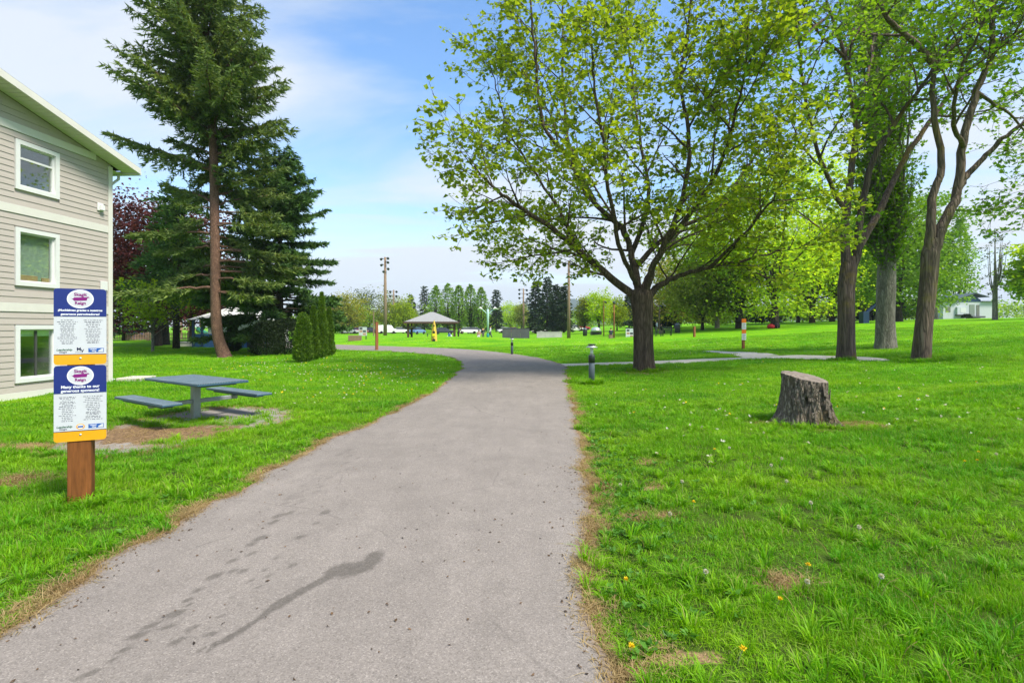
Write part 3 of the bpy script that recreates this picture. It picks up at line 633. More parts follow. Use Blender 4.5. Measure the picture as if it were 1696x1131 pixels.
for wi, (s0, s1, z0, z1) in enumerate(ALLW):
    wn_ = MB()
    t_ = .105
    for x0, x1, a, c in [(s0-.0, s0+t_, z0, z1), (s1-t_, s1, z0, z1), (s0+t_, s1-t_, z1-t_, z1), (s0+t_, s1-t_, z0, z0+t_)]: wn_.box(x0, x1, -.13, .034, a, c)
    win = wn_.build('window', M['white'], house)
    f = MB(); i0, i1, j0, j1 = s0+t_, s1-t_, z0+t_, z1-t_
    for x0, x1, a, c in [(i0, i0+.035, j0, j1), (i1-.035, i1, j0, j1), (i0+.035, i1-.035, j1-.035, j1), (i0+.035, i1-.035, j0, j0+.035)]: f.box(x0, x1, -.11, -.035, a, c)
    f.build('frame', M['white'], win)
    if wi % 3 == 0: MB().box(i0+.035, i1-.035, -.1, -.045, j0+.66*(j1-j0), j0+.66*(j1-j0)+.05).build('transom', M['white'], win)
    if wi % 3 == 2: MB().box(i0+.43, i0+.475, -.1, -.05, j0+.035, j1-.035).build('mullion', M['dark'], win)
    MB().box(i0+.03, i1-.03, -.075, -.068, j0+.03, j1-.03).build('pane', M['glass'], win)
    rm = MB(); rm.add([(i0, -.14, j0), (i1, -.14, j0), (i1, -.14, j1), (i0, -.14, j1), (i0, -1.6, j0), (i1, -1.6, j0), (i1, -1.6, j1), (i0, -1.6, j1)], [(4, 5, 6, 7), (0, 4, 7, 3), (1, 2, 6, 5), (3, 7, 6, 2), (0, 1, 5, 4)])
    rm.build('room_interior', M['room'], win)
    if wi % 3 == 1:
        bl = MB(); n = 44
        for q in range(n):
            zc = j0+.02+(j1-j0-.04)*q/n; bl.add([(i0+.02, -.15, zc), (i1-.02, -.15, zc), (i1-.02, -.175, zc+.027), (i0+.02, -.175, zc+.027)], [(0, 1, 2, 3)])
        tag(bl.build('blind', M['blind'], win), kind='stuff')
        MB().box(i0+.04, i0+.24, -.139, -.11, j0+.036, j0+.15).build('cardboard_box', M['card'], win); MB().box(i0+.36, i0+.80, -.139, -.11, j0+.036, j0+.18).build('cardboard_box', M['card'], win)
    if wi % 3 == 2: MB().box(i0+.02, i1-.02, -.15, -.13, j1-.18, j1).build('roller_blind', M['blind'], win)
# roof
rf = MB(); ov = .55; ev = .42
for sgn in (0, 1):
    f_ = lambda s: (s if not sgn else LW-s)
    a, c = -ev, LW/2
    V = [(f_(a), ov, zs(0)+SL*a+.06), (f_(c), ov, Z0+SL*c+.06), (f_(c), -DEEP-ov, Z0+SL*c+.06), (f_(a), -DEEP-ov, zs(0)+SL*a+.06)]
    V += [(x, y, z+.09) for x, y, z in V]
    rf.add(V, [(0, 1, 2, 3), (7, 6, 5, 4), (0, 4, 5, 1), (1, 5, 6, 2), (2, 6, 7, 3), (3, 7, 4, 0)])
roof = rf.build('roof', M['shingle'], house); fixn(roof)
nb = 44
for sgn in (0, 1):
    f_ = lambda s: (s if not sgn else LW-s)
    a, c = -ev-.01, LW/2
    def rake(n0, n1, d0, d1):
        m = MB(); V = [(f_(a), n0, Z0+SL*a+d0), (f_(c), n0, Z0+SL*c+d0), (f_(c), n0, Z0+SL*c+d1), (f_(a), n0, Z0+SL*a+d1)]; V += [(x, n1, z) for x, _, z in V]
        m.add(V, [(0, 1, 2, 3), (7, 6, 5, 4), (0, 4, 5, 1), (1, 5, 6, 2), (2, 6, 7, 3), (3, 7, 4, 0)]); return m
    fixn(rake(ov+.002, ov+.03, -.05, .125).build('fascia_board', M['trim'], roof))
    for q in range(nb):
        p = a+.02+(c-a-.02)*q/nb; r_ = a+.02+(c-a-.02)*(q+1)/nb-.012; m = MB()
        V = [(f_(p), .0, Z0+SL*p), (f_(r_), .0, Z0+SL*r_), (f_(r_), ov, Z0+SL*r_-.02), (f_(p), ov, Z0+SL*p-.02)]; V += [(x, y, z+.02) for x, y, z in V]
        m.add(V, [(0, 1, 2, 3), (7, 6, 5, 4), (0, 4, 5, 1), (1, 5, 6, 2), (2, 6, 7, 3), (3, 7, 4, 0)])
        fixn(m.build('soffit_board', M['soffit'], roof))
m = MB(); m.box(-ev-.14, -ev-.012, -DEEP, ov-.05, Z0-SL*ev-.06, Z0-SL*ev+.05); m.build('gutter', M['white'], roof, bevel=.01)
m = MB(); m.box(-ev, -.01, -DEEP, -.03, Z0-.14, Z0-.12); m.build('eave_soffit', M['soffit'], roof)
m = MB(); m.tube([(-ev-.07, -.2, 6.33), (-ev-.07, -.2, 6.22), (-.2, -.14, 6.0), (-.07, -.12, 5.9), (-.07, -.12, .1), (-.16, -.05, .03)], .04, 8); m.build('downspout', M['white'], house)
m = MB(); m.box(.32, .52, .018, .05, 5.03, 5.26); m.box(.34, .47, .05, .12, 5.05, 5.2, t=(.9, .8)); m.build('dryer_vent', M['white'], house, bevel=.006)
m = MB(); m.box(.2, .42, .018, .07, 2.72, 2.98); m.build('meter_box', M['white'], house, bevel=.006)
m = MB(); m.box(.23, .36, .018, .06, 1.35, 1.55); m.tube([(.29, .05, 1.2), (.29, .13, 1.2), (.29, .15, 1.14)], .018, 6); m.build('hose_tap', M['steel'], house)
cs = G(197, 632); st_ = MB().box(-.35, .35, -.4, .4, -.2, .10).build('concrete_step', M['concrete'], None, bevel=.015); st_.location = (-11.55, 15.75, Hs(-11.55, 15.75)); st_.rotation_euler[2] = .1
tag(st_, 'low concrete step on the lawn at the foot of the house corner', 'step')
# ------------------------------------------------------------------ sponsor sign post
def textmesh(body, size, mat, name, parent, loc, rot=(R(90), 0, 0), align='CENTER', bold=.0, sx=1, shear=0, ext=.0006):
    c = bpy.data.curves.new(name, 'FONT'); c.body = body; c.size = size; c.align_x = align; c.align_y = 'CENTER'; c.extrude = ext; c.offset = bold; c.shear = shear; c.resolution_u = 3
    o = bpy.data.objects.new(name, c); COL.objects.link(o); dg = bpy.context.evaluated_depsgraph_get()
    me = bpy.data.meshes.new_from_object(o.evaluated_get(dg)); bpy.data.objects.remove(o); me.materials.clear(); me.materials.append(mat)
    q = put(name, me, None, parent, loc=loc, rot=rot); q.scale = (sx, 1, 1); return q
pp = G(131, 836); TH = R(26)
sp = empty('sponsor_sign', (pp.x, pp.y, pp.z), TH, 'brown wooden post carrying two blue, white and yellow sponsor signs beside path', 'sign')
PH = 2.0
MB().box(-.088, .088, 0, .13, -.3, 1.66).build('post', M['wood'], sp, bevel=.006)
def rrect(w_, h, r, which):
    P = []
    for cx, cz, a0, on_ in [(w_/2, h/2, 0, 't'), (-w_/2, h/2, 90, 't'), (-w_/2, -h/2, 180, 'b'), (w_/2, -h/2, 270, 'b')]:
        if on_ not in which: P.append((cx, cz)); continue
        for k in range(6):
            a = R(a0+18*k); sx_ = 1 if cx > 0 else -1; sz_ = 1 if cz > 0 else -1; P.append((cx-sx_*r+r*math.cos(a), cz-sz_*r+r*math.sin(a)))
    return P
def zpix(py, D): return EYE-(py-CY)/F*D-pp.z
SWD = .385
def sponsor(ztop, zbot, label, top_lines, big, upper):
    h = ztop-zbot; zc = (ztop+zbot)/2
    def panel(name, z0, z1, mat, which, y=-.006, d=.006, parent=None):
        return fixn(MB().prism(rrect(SWD, z1-z0, .028, which), Matrix.Translation((.012, y, (z0+z1)/2)), d).build(name, mat, parent or sp))
    # boundaries as fractions from the top: blue to .345, pale to .855, yellow below
    zb, zy = ztop-.365*h, ztop-.865*h
    bd = panel('sign_board', zbot, ztop, M['signpale'], 'tb', -.006, .005); bd['label'] = label
    panel('blue_header', zb, ztop, M['signblue'], 't', -.0085, .0025, bd); panel('yellow_footer', zbot, zy, M['signyellow'], 'b', -.0085, .0025, bd)
    MB().box(.012-SWD/2, .012+SWD/2, -.0092, -.0086, zy-.003, zy+.003).build('footer_line', M['ink'], bd)
    def oval(name, cx, cz, a, c, mat, y, d=.0012):
        P = [(cx+a*math.cos(q*math.pi/16), cz+c*math.sin(q*math.pi/16)) for q in range(32)]; return fixn(MB().prism(P, Matrix.Translation((0, y, 0)), d).build(name, mat, bd))
    oz = ztop-.135*h; oval('emblem_oval', .012, oz, .098, .086, M['signwhite'], -.0098)
    oval('emblem_ring', .012, oz, .090, .078, M['signpale'], -.0102, .0004)
    # purple winged bar emblem
    P = [(-.068, .008), (-.06, .002), (-.052, .004), (-.045, .014), (.048, .018), (.056, .024), (.068, .012), (.052, .010), (.046, -.014), (-.044, -.018), (-.056, -.004)]
    fixn(MB().prism([(x+.012, z+oz) for x, z in P], Matrix.Translation((0, -.0112, 0)), .0009).build('emblem_bar', M['purple'], bd))
    textmesh('Skagit', .040, M['purple'], 'emblem_lettering', bd, (.012, -.0108, oz+.040), bold=.0012); textmesh('Reign', .037, M['purple'], 'emblem_lettering', bd, (.012, -.0108, oz-.039), bold=.0012)
    for q, tx in enumerate(top_lines):
        textmesh(tx, big, M['signwhite'], 'heading', bd, (.012, -.0092, zb+.052-.036*q+(.004 if upper else .006)), bold=.001, sx=1)
    # rows of small print, too fine to read: dark word-length strokes
    pr = MB(); rg_ = random.Random(3 if upper else 5)
    for col_ in (-1, 1):
        zr = zb-.035
        for q in range(15):
            L = rg_.uniform(.075, .15); x = .012+col_*.094-L/2; e = x+L; th = .0062 if rg_.random() < .8 else .0045
            while x < e:
                l = min(rg_.uniform(.009, .03), e-x)
                for k in range(max(1, int(l/.0042))): pr.box(x+k*.0042, x+k*.0042+.0031, -.0068, -.0061, zr-th/2*rg_.uniform(.7, 1), zr+th/2*rg_.uniform(.7, 1.2))
                x += l+.0045
            zr -= (.0170 if rg_.random() < .75 else .012)*h/.71
            if zr < zy+.085: break
    tag(pr.build('small_print', M['ink'], bd), kind='stuff')
    textmesh('Leadership', .026, M['green_ink'], 'logo_lettering', bd, (-.105, -.0066, zy+.043), bold=.0006, shear=.2); textmesh('Skagit', .024, M['ink'], 'logo_lettering', bd, (-.115, -.0066, zy+.022), shear=.2)
    if upper:
        textmesh('M', .042, M['ink'], 'logo_lettering', bd, (.0, -.0066, zy+.047), bold=.001); textmesh('V', .036, M['ink'], 'logo_lettering', bd, (.026, -.0066, zy+.032), bold=.001)
        MB().box(-.028, .028, -.0068, -.0062, zy+.018, zy+.021).build('logo_line', M['ink'], bd)
    else:
        oval('round_logo', .012, zy+.038, .032, .026, M['signyellow'], -.0068, .0006); oval('round_logo_centre', .012, zy+.038, .023, .019, M['signwhite'], -.0074, .0006)
        MB().box(-.008, .032, -.0082, -.0076, zy+.030, zy+.045).build('logo_bar', M['uwblue'], bd)
    MB().box(.07, .185, -.0072, -.0062, zy+.018, zy+.056).build('blue_logo', M['uwblue'], bd)
    textmesh('United', .018, M['signwhite'], 'logo_lettering', bd, (.105, -.0076, zy+.046), bold=.0004); textmesh('Way', .018, M['signwhite'], 'logo_lettering', bd, (.112, -.0076, zy+.028), bold=.0004)
    fixn(MB().prism([(.144, zy+.021), (.181, zy+.021), (.181, zy+.053), (.168, zy+.05), (.155, zy+.04), (.144, zy+.035)], Matrix.Translation((0, -.0076, 0)), .0005).build('logo_figure', M['signpale'], bd))
    bo = MB().lathe([(.009, 0), (.009, .003), (.005, .006)], 10).build('bolt', M['alu'], bd); bo.location = (.012, -.009, zbot+.058); bo.rotation_euler = (R(90), 0, 0)
    return bd
DS = pp.y-.03
sponsor(zpix(478, DS), zpix(604, DS), 'upper sign with blue header and Spanish thanks', ['\u00a1Much\u00edsimas gracias a nuestros', 'generosos patrocinadores!'], .0262, True)
sponsor(zpix(605.5, DS), zpix(731, DS), 'lower sign with blue header and English thanks', ['Many thanks to our', 'generous sponsors!'], .0355, False)
# ------------------------------------------------------------------ picnic table
tp = Vector((-5.66, 9.16)); tz = Hs(tp.x, tp.y)
tb = empty('picnic_table', (tp.x, tp.y, tz), R(-33), 'blue perforated metal picnic table with two bench seats on a grey pedestal', 'picnic table')
def slab(name, L, W, z, th, y0=0):
    m = MB(); m.box(-L/2, L/2, y0-W/2, y0+W/2, z-.014, z); o = m.build(name, M['perf'], tb, bevel=.004); MB().box(-L/2-.004, L/2+.004, y0-W/2-.004, y0+W/2+.004, z-th, z-.0145).build('rim', M['bluecoat'], o, bevel=.008); return o  # dark rim; the slab's paler colour has the sky's reflection painted in
slab('table_top', 1.92, .84, .735, .045); MB().box(-.8, .8, -.30, .30, .655, .689).build('top_frame', M['bluecoat'], tb, bevel=.01)
for sgn in (-1, 1):
    slab('seat', 1.78, .29, .455, .04, sgn*.76)
    MB().box(-.72, .72, sgn*.76-.09, sgn*.76+.09, .375, .4145).build('seat_frame', M['bluecoat'], tb, bevel=.01)
    MB().box(-.035, .035, min(sgn*.06, sgn*.74), max(sgn*.06, sgn*.74), .305, .375).build('seat_arm', M['steel'], tb, bevel=.008)
MB().box(-.062, .062, -.062, .062, -.1, .655).build('pedestal', M['steel'], tb, bevel=.01)
MB().box(-.14, .14, -.14, .14, .0, .022).build('base_plate', M['steel'], tb, bevel=.004)
# ------------------------------------------------------------------ path lights
def bollard(loc, h, label):
    e = empty('path_light', loc, 0, label, 'path light', 'bollard lights along the path'); k = h/1.13
    MB().lathe([(.085*k, -.15), (.085*k, .60*k), (.082*k, .605*k)], 20).build('post', M['slate'], e, True)
    MB().lathe([(.092*k, .605*k), (.092*k, .80*k), (.085*k, .815*k), (.06*k, .82*k)], 20).build('collar', M['charcoal'], e, True)
    MB().lathe([(.05*k, .82*k), (.043*k, .90*k), (.035*k, .93*k), (.05*k, 1.0*k), (.06*k, 1.03*k)], 14).build('lamp_stem', M['alu'], e, True)
    MB().lathe([(.165*k, 1.03*k), (.17*k, 1.035*k), (.10*k, 1.075*k), (.07*k, 1.10*k)], 24).build('lamp_shade', M['alu'], e, True)
    MB().lathe([(.115*k, 1.10*k), (.118*k, 1.115*k), (.10*k, 1.13*k)], 20).build('cap', M['charcoal'], e, True)
    for q in range(4): MB().box(-.008*k, .008*k, -.008*k, .008*k, 1.06*k, 1.105*k).build('strut', M['charcoal'], e).location = (.07*k*math.cos(q*1.57+.8), .07*k*math.sin(q*1.57+.8), 0)
bollard(G(980, 636), 1.13, 'slate grey bollard light with pale disc shade right of the path')
bollard(G(848, 587), .98, 'small far bollard light on the outer bend of the path')
# ------------------------------------------------------------------ stump
sg = empty('tree_stump', stump_c, 0, 'cut tree stump with rough bark and flared roots in the lawn', 'tree stump')
na, nz_ = 120, 34; a = np.arange(na)/na*2*math.pi; r_ = np.random.default_rng(5)
def ring(z, t):
    base = .295+.03*np.cos(a-2.6)+.025*np.cos(2*a+1)
    lob = sum(A*np.exp(-((np.angle(np.exp(1j*(a-c)))/w_)**2)) for A, c, w_ in [(.34, 2.95, .35), (.16, 3.8, .3), (.2, 4.6, .25), (.44, 5.6, .26), (.25, .7, .4), (.3, 1.9, .4)])
    fl = np.exp(-t*4.0)
    tw = a*9+1.2*np.sin(3*a)+t*1.1
    rd = .022*np.abs(np.sin(tw+.7*np.sin(t*6+a*2)))+.016*np.abs(np.sin(a*17+2.2*np.sin(t*5)+.5))+.012*vnoise(a*9, np.full(na, t*9), 1, 3)+.02*vnoise(a*4, np.full(na, t*5), 1, 8)
    hole = -.07*np.exp(-((np.angle(np.exp(1j*(a-4.25)))/.07)**2)-((t-.62)/.09)**2)-.06*np.exp(-((np.angle(np.exp(1j*(a-5.0)))/.10)**2)-((t-.72)/.09)**2)
    return base*(1-.05*t)+lob*fl*1.0+rd+hole-.02
V = []
for k in range(nz_):
    t = k/(nz_-1); rad = ring(0, t); top = .75-.075*np.cos(a-5.3)+.02*vnoise(a*5, a*0, 1, 2)
    V.append(np.stack([rad*np.cos(a), rad*np.sin(a), -.12+(top+.12)*t], 1))
V = np.concatenate(V); i = np.arange(nz_-1)[:, None]*na; j = np.arange(na)[None, :]; k = (j+1) % na
me = mesh_np('trunk_base', V, [np.stack([i+j, i+k, i+na+k, i+na+j], -1).reshape(-1, 4)]); put('trunk_base', me, M['stumpbark'], sg, False)
top = V[-na:]; VT = [top*np.array([q, q, 1])+np.array([0, 0, (.006 if q < 1 else 0)]) for q in (1, .97, .8, .55, .3, .06)]
V2 = np.concatenate(VT); zc = .755-.075/.34*(V2[:, 0]*math.cos(5.3)+V2[:, 1]*math.sin(5.3)); V2[na:, 2] = zc[na:]+.01*vnoise(V2[na:, 0], V2[na:, 1], .08, 4)
i = np.arange(5)[:, None]*na
me = mesh_np('cut_face', V2, [np.stack([i+j, i+k, i+na+k, i+na+j], -1).reshape(-1, 4), (np.arange(na)+5*na)[None]]); put('cut_face', me, M['cut'], sg, True)
# bark slabs lying proud of the stump side
for q in range(22):
    an = r_.uniform(3.3, 6.2); z = r_.uniform(.12, .5); h = r_.uniform(.08, .2); w_ = r_.uniform(.035, .08); rr_ = .325+.2*math.exp(-(z+.12)/.82*4.5)
    m = MB(); m.box(-w_/2, w_/2, -.012, .012, 0, h, t=(.7, .5)); o = m.build('bark_plate', M['stumpbark'], sg, bevel=.004); o.location = (rr_*.985*math.cos(an), rr_*.985*math.sin(an), z); o.rotation_euler = (r_.normal(0, .08)+.12*0, r_.normal(0, .12), an+math.pi/2)
# ------------------------------------------------------------------ trees: generators
def nrm(v): return v/(np.linalg.norm(v)+1e-9)
UP = np.array([0, 0, 1.])
def perp(d, rng): q = rng.normal(0, 1, 3); q -= d*q.dot(d); return nrm(q)
def grow(rng, segs, tips, p, d, L, r, lvl, P, leaf=True):
    n = max(3, int(L/P['seg'][lvl])); pts = [p]; d = nrm(d)
    for i in range(n):
        d = nrm(d+rng.normal(0, P['wig'][lvl], 3)+UP*P['up'][lvl]/n*3); pts.append(pts[-1]+d*L/n)
    pts = np.array(pts); rad = r*(1-P.get('taper', .78)*np.linspace(0, 1, n+1)); rad = np.maximum(rad, P.get('rmin', .004))
    segs.append((pts, rad, lvl)); kids(rng, segs, tips, pts, rad, L, lvl, P)
def kids(rng, segs, tips, pts, rad, L, lvl, P, t0=None):
    mx = P['max']
    if lvl >= P['leaf']: tips.append(pts)
    if lvl >= mx: return
    nch = P['n'][lvl]; nch = int(nch*L+rng.random()) if P.get('perm') else nch
    t0 = P.get('t0', .25) if t0 is None else t0; az = rng.uniform(0, 6.28)
    for j in range(nch):
        t = t0+(1-t0)*(j+rng.random())/nch; f = t*(len(pts)-1); i = min(int(f), len(pts)-2); q = pts[i]+(pts[i+1]-pts[i])*(f-i); d = nrm(pts[i+1]-pts[i])
        az += 2.4+rng.normal(0, .5); e1 = nrm(np.cross(d, UP+.01)) if abs(d[2]) < .99 else np.array([1., 0, 0]); e2 = np.cross(d, e1)
        side = e1*math.cos(az)+e2*math.sin(az)
        a = P['ang'][lvl]*rng.uniform(.75, 1.25); dd = d*math.cos(a)+side*math.sin(a)
        if lvl >= 1: dd[2] *= P.get('flat', .55)
        LL = P['len'][lvl]*rng.uniform(.6, 1.25)*(1-P.get('shrink', .62)*max(0, t-.3)); rr = min(rad[i]*.62, P['r'][lvl]*rng.uniform(.8, 1.2))
        if q[2]+dd[2]*LL < P.get('floor', -9): dd = nrm(dd+UP*.9)
        grow(rng, segs, tips, q, dd, LL, rr, lvl+1, P)
def wood(segs, minr=0):
    m = MB()
    for pts, rad, lvl in segs:
        if rad[0] < minr: continue
        n = 14 if rad[0] > .18 else 8 if rad[0] > .07 else 5 if rad[0] > .022 else 3
        m.tube(pts, rad, n, cap=False)
    return m
def leaves(rng, tips, per_m, size, spread, droop=.3, aspect=.75):
    P, D = [], []
    for pts in tips:
        L = np.linalg.norm(np.diff(pts, axis=0), axis=1).sum(); n = int(L*per_m+rng.random()); 
        if n <= 0: continue
        f = (1-rng.random(n)**1.4*.95)*(len(pts)-1); i = np.minimum(f.astype(int), len(pts)-2); fr = (f-i)[:, None]
        P.append(pts[i]*(1-fr)+pts[i+1]*fr)
    P = np.concatenate(P); n = len(P); P = P+rng.normal(0, spread, (n, 3))*np.array([1.5, 1.5, .6])
    return cards(rng, P, size, droop, aspect)
def cards(rng, P, size, droop=.3, aspect=.75, outv=None, fold=.18):
    """leaf-shaped folded quads: stalk end, two shoulders, tip"""
    n = len(P); s = size*rng.uniform(.55, 1.3, n)[:, None]
    d = rng.normal(0, 1, (n, 3)); d[:, 2] = d[:, 2]*.5-droop
    if outv is not None: d = d*.7+outv
    d /= np.linalg.norm(d, axis=1)[:, None]+1e-9
    u = rng.normal(0, .6, (n, 3))+UP; sd_ = np.cross(d, u); sd_ /= np.linalg.norm(sd_, axis=1)[:, None]+1e-9; nn = np.cross(sd_, d)
    V = np.empty((n, 4, 3)); V[:, 0] = P; V[:, 1] = P+d*s*.45+sd_*s*aspect/2+nn*s*fold; V[:, 2] = P+d*s; V[:, 3] = P+d*s*.45-sd_*s*aspect/2+nn*s*fold
    return V.reshape(-1, 3), np.arange(4*n).reshape(-1, 4)
def leafobj(name, VQ, mat, parent): 
    V, Q = VQ; o = put(name, mesh_np(name, V-np.array(org(parent)), [Q]), mat, parent); return o
def px3(base_D, pts): return np.array([list(P3(a, b, base_D+dz)) for a, b, dz in pts])
def limb(segs, tips, rng, pts, r0, r1, P, lvl=0, t0=.15, sub=5, jit=.02):
    C = catmull(pts, sub); C[1:-1] += rng.normal(0, jit, C[1:-1].shape); rad = r0+(r1-r0)*np.linspace(0, 1, len(C))**.75; segs.append((C, rad, lvl)); L = np.linalg.norm(np.diff(C, axis=0), axis=1).sum()
    kids(rng, segs, tips, C, rad, L, lvl, P, t0); return C
def trunk(m, pts, rads, n=28, flare=.35, seed=0, sub=6):
    """bark-ridged trunk with root flare"""
    C = catmull(pts, sub); rad = np.interp(np.linspace(0, 1, len(C)), np.linspace(0, 1, len(rads)), rads); r = np.random.default_rng(seed)
    T, N, B = frames(C); a = np.arange(n)/n*2*math.pi; ph = r.uniform(0, 6.28, 4); z = C[:, 2]-C[0, 2]
    V = []
    for i in range(len(C)):
        fl = flare*math.exp(-max(z[i], 0)/.32); q = rad[i]*(1+fl*(.55+.45*np.cos(5*a+ph[0])+.25*np.cos(3*a+ph[1]))+.035*np.cos(3*a+ph[2]+z[i])+.03*np.cos(7*a+ph[3]-.6*z[i]))
        V.append(C[i]+q[:, None]*(np.cos(a)[:, None]*N[i]+np.sin(a)[:, None]*B[i]))
    V = np.concatenate(V); i = np.arange(len(C)-1)[:, None]*n; j = np.arange(n)[None, :]; k = (j+1) % n
    m.addq(V, np.stack([i+j, i+k, i+n+k, i+n+j], -1).reshape(-1, 4)); return C
# ------------------------------------------------------------------ the big maple
rt = np.random.default_rng(11); bp = G(1066, 614); D0 = bp.y
mt = empty('maple_tree', bp, 0, 'spreading maple with short dark trunk and open spring canopy beside path', 'tree')
m = MB(); trunk(m, [(bp.x, D0, bp.z-.25), (bp.x, D0, bp.z+.1), tuple(P3(1065, 570, D0)), tuple(P3(1064, 525, D0)), tuple(P3(1062, 492, D0)), tuple(P3(1060, 478, D0))], [.40, .37, .345, .345, .40, .30], 30, .42, 3)
m.build('trunk', M['bark_main'], mt, True, True)
MP = dict(seg=[.5, .38, .26, .18, .14], wig=[.05, .10, .13, .16, .2], up=[.05, .05, .01, -.02, 0], n=[9, 6, 4, 4], len=[2.8, 1.5, .7, .45], ang=[.75, .8, .85, .9], r=[.045, .02, .010, .006], max=3, leaf=3, t0=.2, rmin=.0068, floor=bp.z+2.6)
segs, tips = [], []
LB = [([(1058, 500, 0), (1047, 488, 0), (1002, 451, -.4), (957, 415, -.9), (902, 370, -1.5), (846, 334, -2.1), (812, 306, -2.3), (785, 275, -2.4)], .19, .02, 13),
      ([(1060, 490, 0), (1052, 455, .1), (1044, 418, .3), (1030, 379, .3), (980, 329, .2), (935, 256, 0), (900, 206, -.2), (888, 111, -.4), (880, 20, -.6), (872, -60, -.6)], .16, .025, 13),
      ([(1066, 496, 0), (1080, 446, -.5), (1102, 401, -1), (1130, 329, -1.6), (1141, 240, -2), (1128, 139, -2.3), (1140, 50, -2.4), (1146, -40, -2.5)], .15, .025, 13),
      ([(1070, 498, 0), (1090, 474, 0), (1125, 457, -.3), (1175, 443, -.8), (1240, 430, -1.2), (1300, 412, -1.5)], .15, .02, 8),
      ([(1054, 470, .2), (1056, 440, .6), (1113, 385, 1.4), (1191, 345, 2.2), (1236, 279, 3), (1270, 235, 3.6), (1295, 190, 4)], .14, .02, 10),
      ([(985, 333, .25), (945, 250, .8), (932, 139, 1.2), (932, 20, 1.5), (936, -70, 1.6)], .09, .02, 10),
      ([(1046, 420, .3), (1075, 330, 1.2), (1062, 240, 2.2), (1050, 150, 3), (1040, 60, 3.6), (1035, -40, 4)], .10, .02, 11),
      ([(1060, 478, .1), (1030, 420, -1.2), (1010, 330, -2.6), (1000, 240, -3.6), (985, 150, -4.2), (980, 70, -4.6)], .10, .02, 11),
      ([(1004, 452, -.4), (975, 430, .8), (915, 410, 2), (880, 398, 2.8), (850, 390, 3.2)], .075, .012, 8),
      ([(960, 416, -.9), (915, 330, 0), (850, 230, .6), (825, 160, 1), (808, 90, 1.2)], .075, .012, 10),
      ([(1103, 402, -1), (1180, 300, -2), (1215, 200, -3), (1235, 110, -3.6), (1240, 20, -4)], .09, .015, 11),
      ([(1176, 443, -.8), (1240, 380, -2.4), (1285, 320, -3.4), (1310, 270, -3.8)], .07, .012, 6),
      ([(1060, 480, .2), (1090, 430, 2), (1130, 380, 4), (1170, 300, 5.2), (1190, 200, 6)], .10, .015, 10)]
for pts, r0, r1, nb_ in LB:
    P_ = dict(MP); P_['n'] = [nb_, 6, 5, 4]; limb(segs, tips, rt, px3(D0, pts), r0, r1, P_, 0, .22)
wood(segs).build('limbs', M['bark_main'], mt, True, True)
leafobj('crown', leaves(rt, tips, 12, .17, .06, .3, .9), M['leaf_main'], mt)
print('maple leaves', len(mt.children[-1].data.polygons), len(segs))
# ------------------------------------------------------------------ right-hand trees
def big_tree(name, label, base_px, trunk_px, rads, limbs, bark, leaf, seed, per_m=15, lsize=.15, P_over=None, floor=4.2, keep=.45):
    r = np.random.default_rng(seed); g = G(*base_px); D = g.y; e = empty(name, g, 0, label, 'tree'); m = MB()
    tp_ = [(g.x, g.y, g.z-.3), (g.x, g.y, g.z+.06)]+[tuple(P3(a, b, D+c)) for a, b, c in trunk_px]
    trunk(m, tp_, rads, 28, .30, seed); m.build('trunk', M[bark], e, True, True); segs, tips = [], []
    for pts, r0, r1, nb_ in limbs:
        P_ = dict(MP); P_['floor'] = g.z+floor; P_['n'] = [nb_, 6, 5, 4]; P_['t0'] = .2
        if P_over: P_.update(P_over)
        limb(segs, tips, r, px3(D, pts), r0, r1, P_, 0, keep if r0 > .12 else .2)
    wood(segs).build('limbs', M[bark], e, True, True); o = leafobj('crown', leaves(r, tips, per_m, lsize, .06, .3, .9), M[leaf], e)
    print(name, len(o.data.polygons), len(segs), 'D', D); return e
big_tree('maple_tree', 'mauve barked maple forking low, left of the two big mossy trunks', (1402, 596), [(1402, 540, 0), (1401, 480, 0), (1404, 452, 0), (1406, 425, 0)], [.33, .31, .285, .285, .29, .22],
  [([(1403, 462, 0), (1400, 410, 0), (1401, 351, 0), (1413, 260, .2), (1416, 200, .2), (1398, 90, .3), (1375, 20, .3), (1360, -60, .4)], .20, .03, 11),
   ([(1410, 458, 0), (1420, 411, -.1), (1431, 318, -.3), (1464, 230, -.6), (1519, 153, -.9), (1560, 90, -1.1), (1590, 10, -1.2)], .18, .03, 11),
   ([(1418, 418, 0), (1464, 334, .3), (1497, 263, .6), (1552, 186, .9), (1612, 110, 1.1), (1690, 60, 1.3), (1760, 0, 1.4)], .16, .03, 10),
   ([(1401, 352, 0), (1370, 290, -1), (1345, 220, -2), (1330, 130, -2.8), (1320, 40, -3.2), (1315, -40, -3.4)], .10, .02, 11),
   ([(1404, 400, 0), (1360, 380, -.6), (1320, 350, -1.4), (1270, 345, -2.2)], .05, .01, 6),
   ([(1415, 200, .2), (1440, 110, 1.4), (1450, 30, 2.4), (1455, -50, 3)], .08, .02, 9),
   ([(1398, 95, .3), (1340, 40, -.6), (1290, -10, -1.4), (1240, -50, -2)], .06, .015, 9),
   ([(1376, 22, .3), (1330, 60, -2), (1280, 90, -3.4), (1240, 130, -4.2)], .05, .012, 8)], 'bark_right2', 'leaf_right', 21, 10, .16)
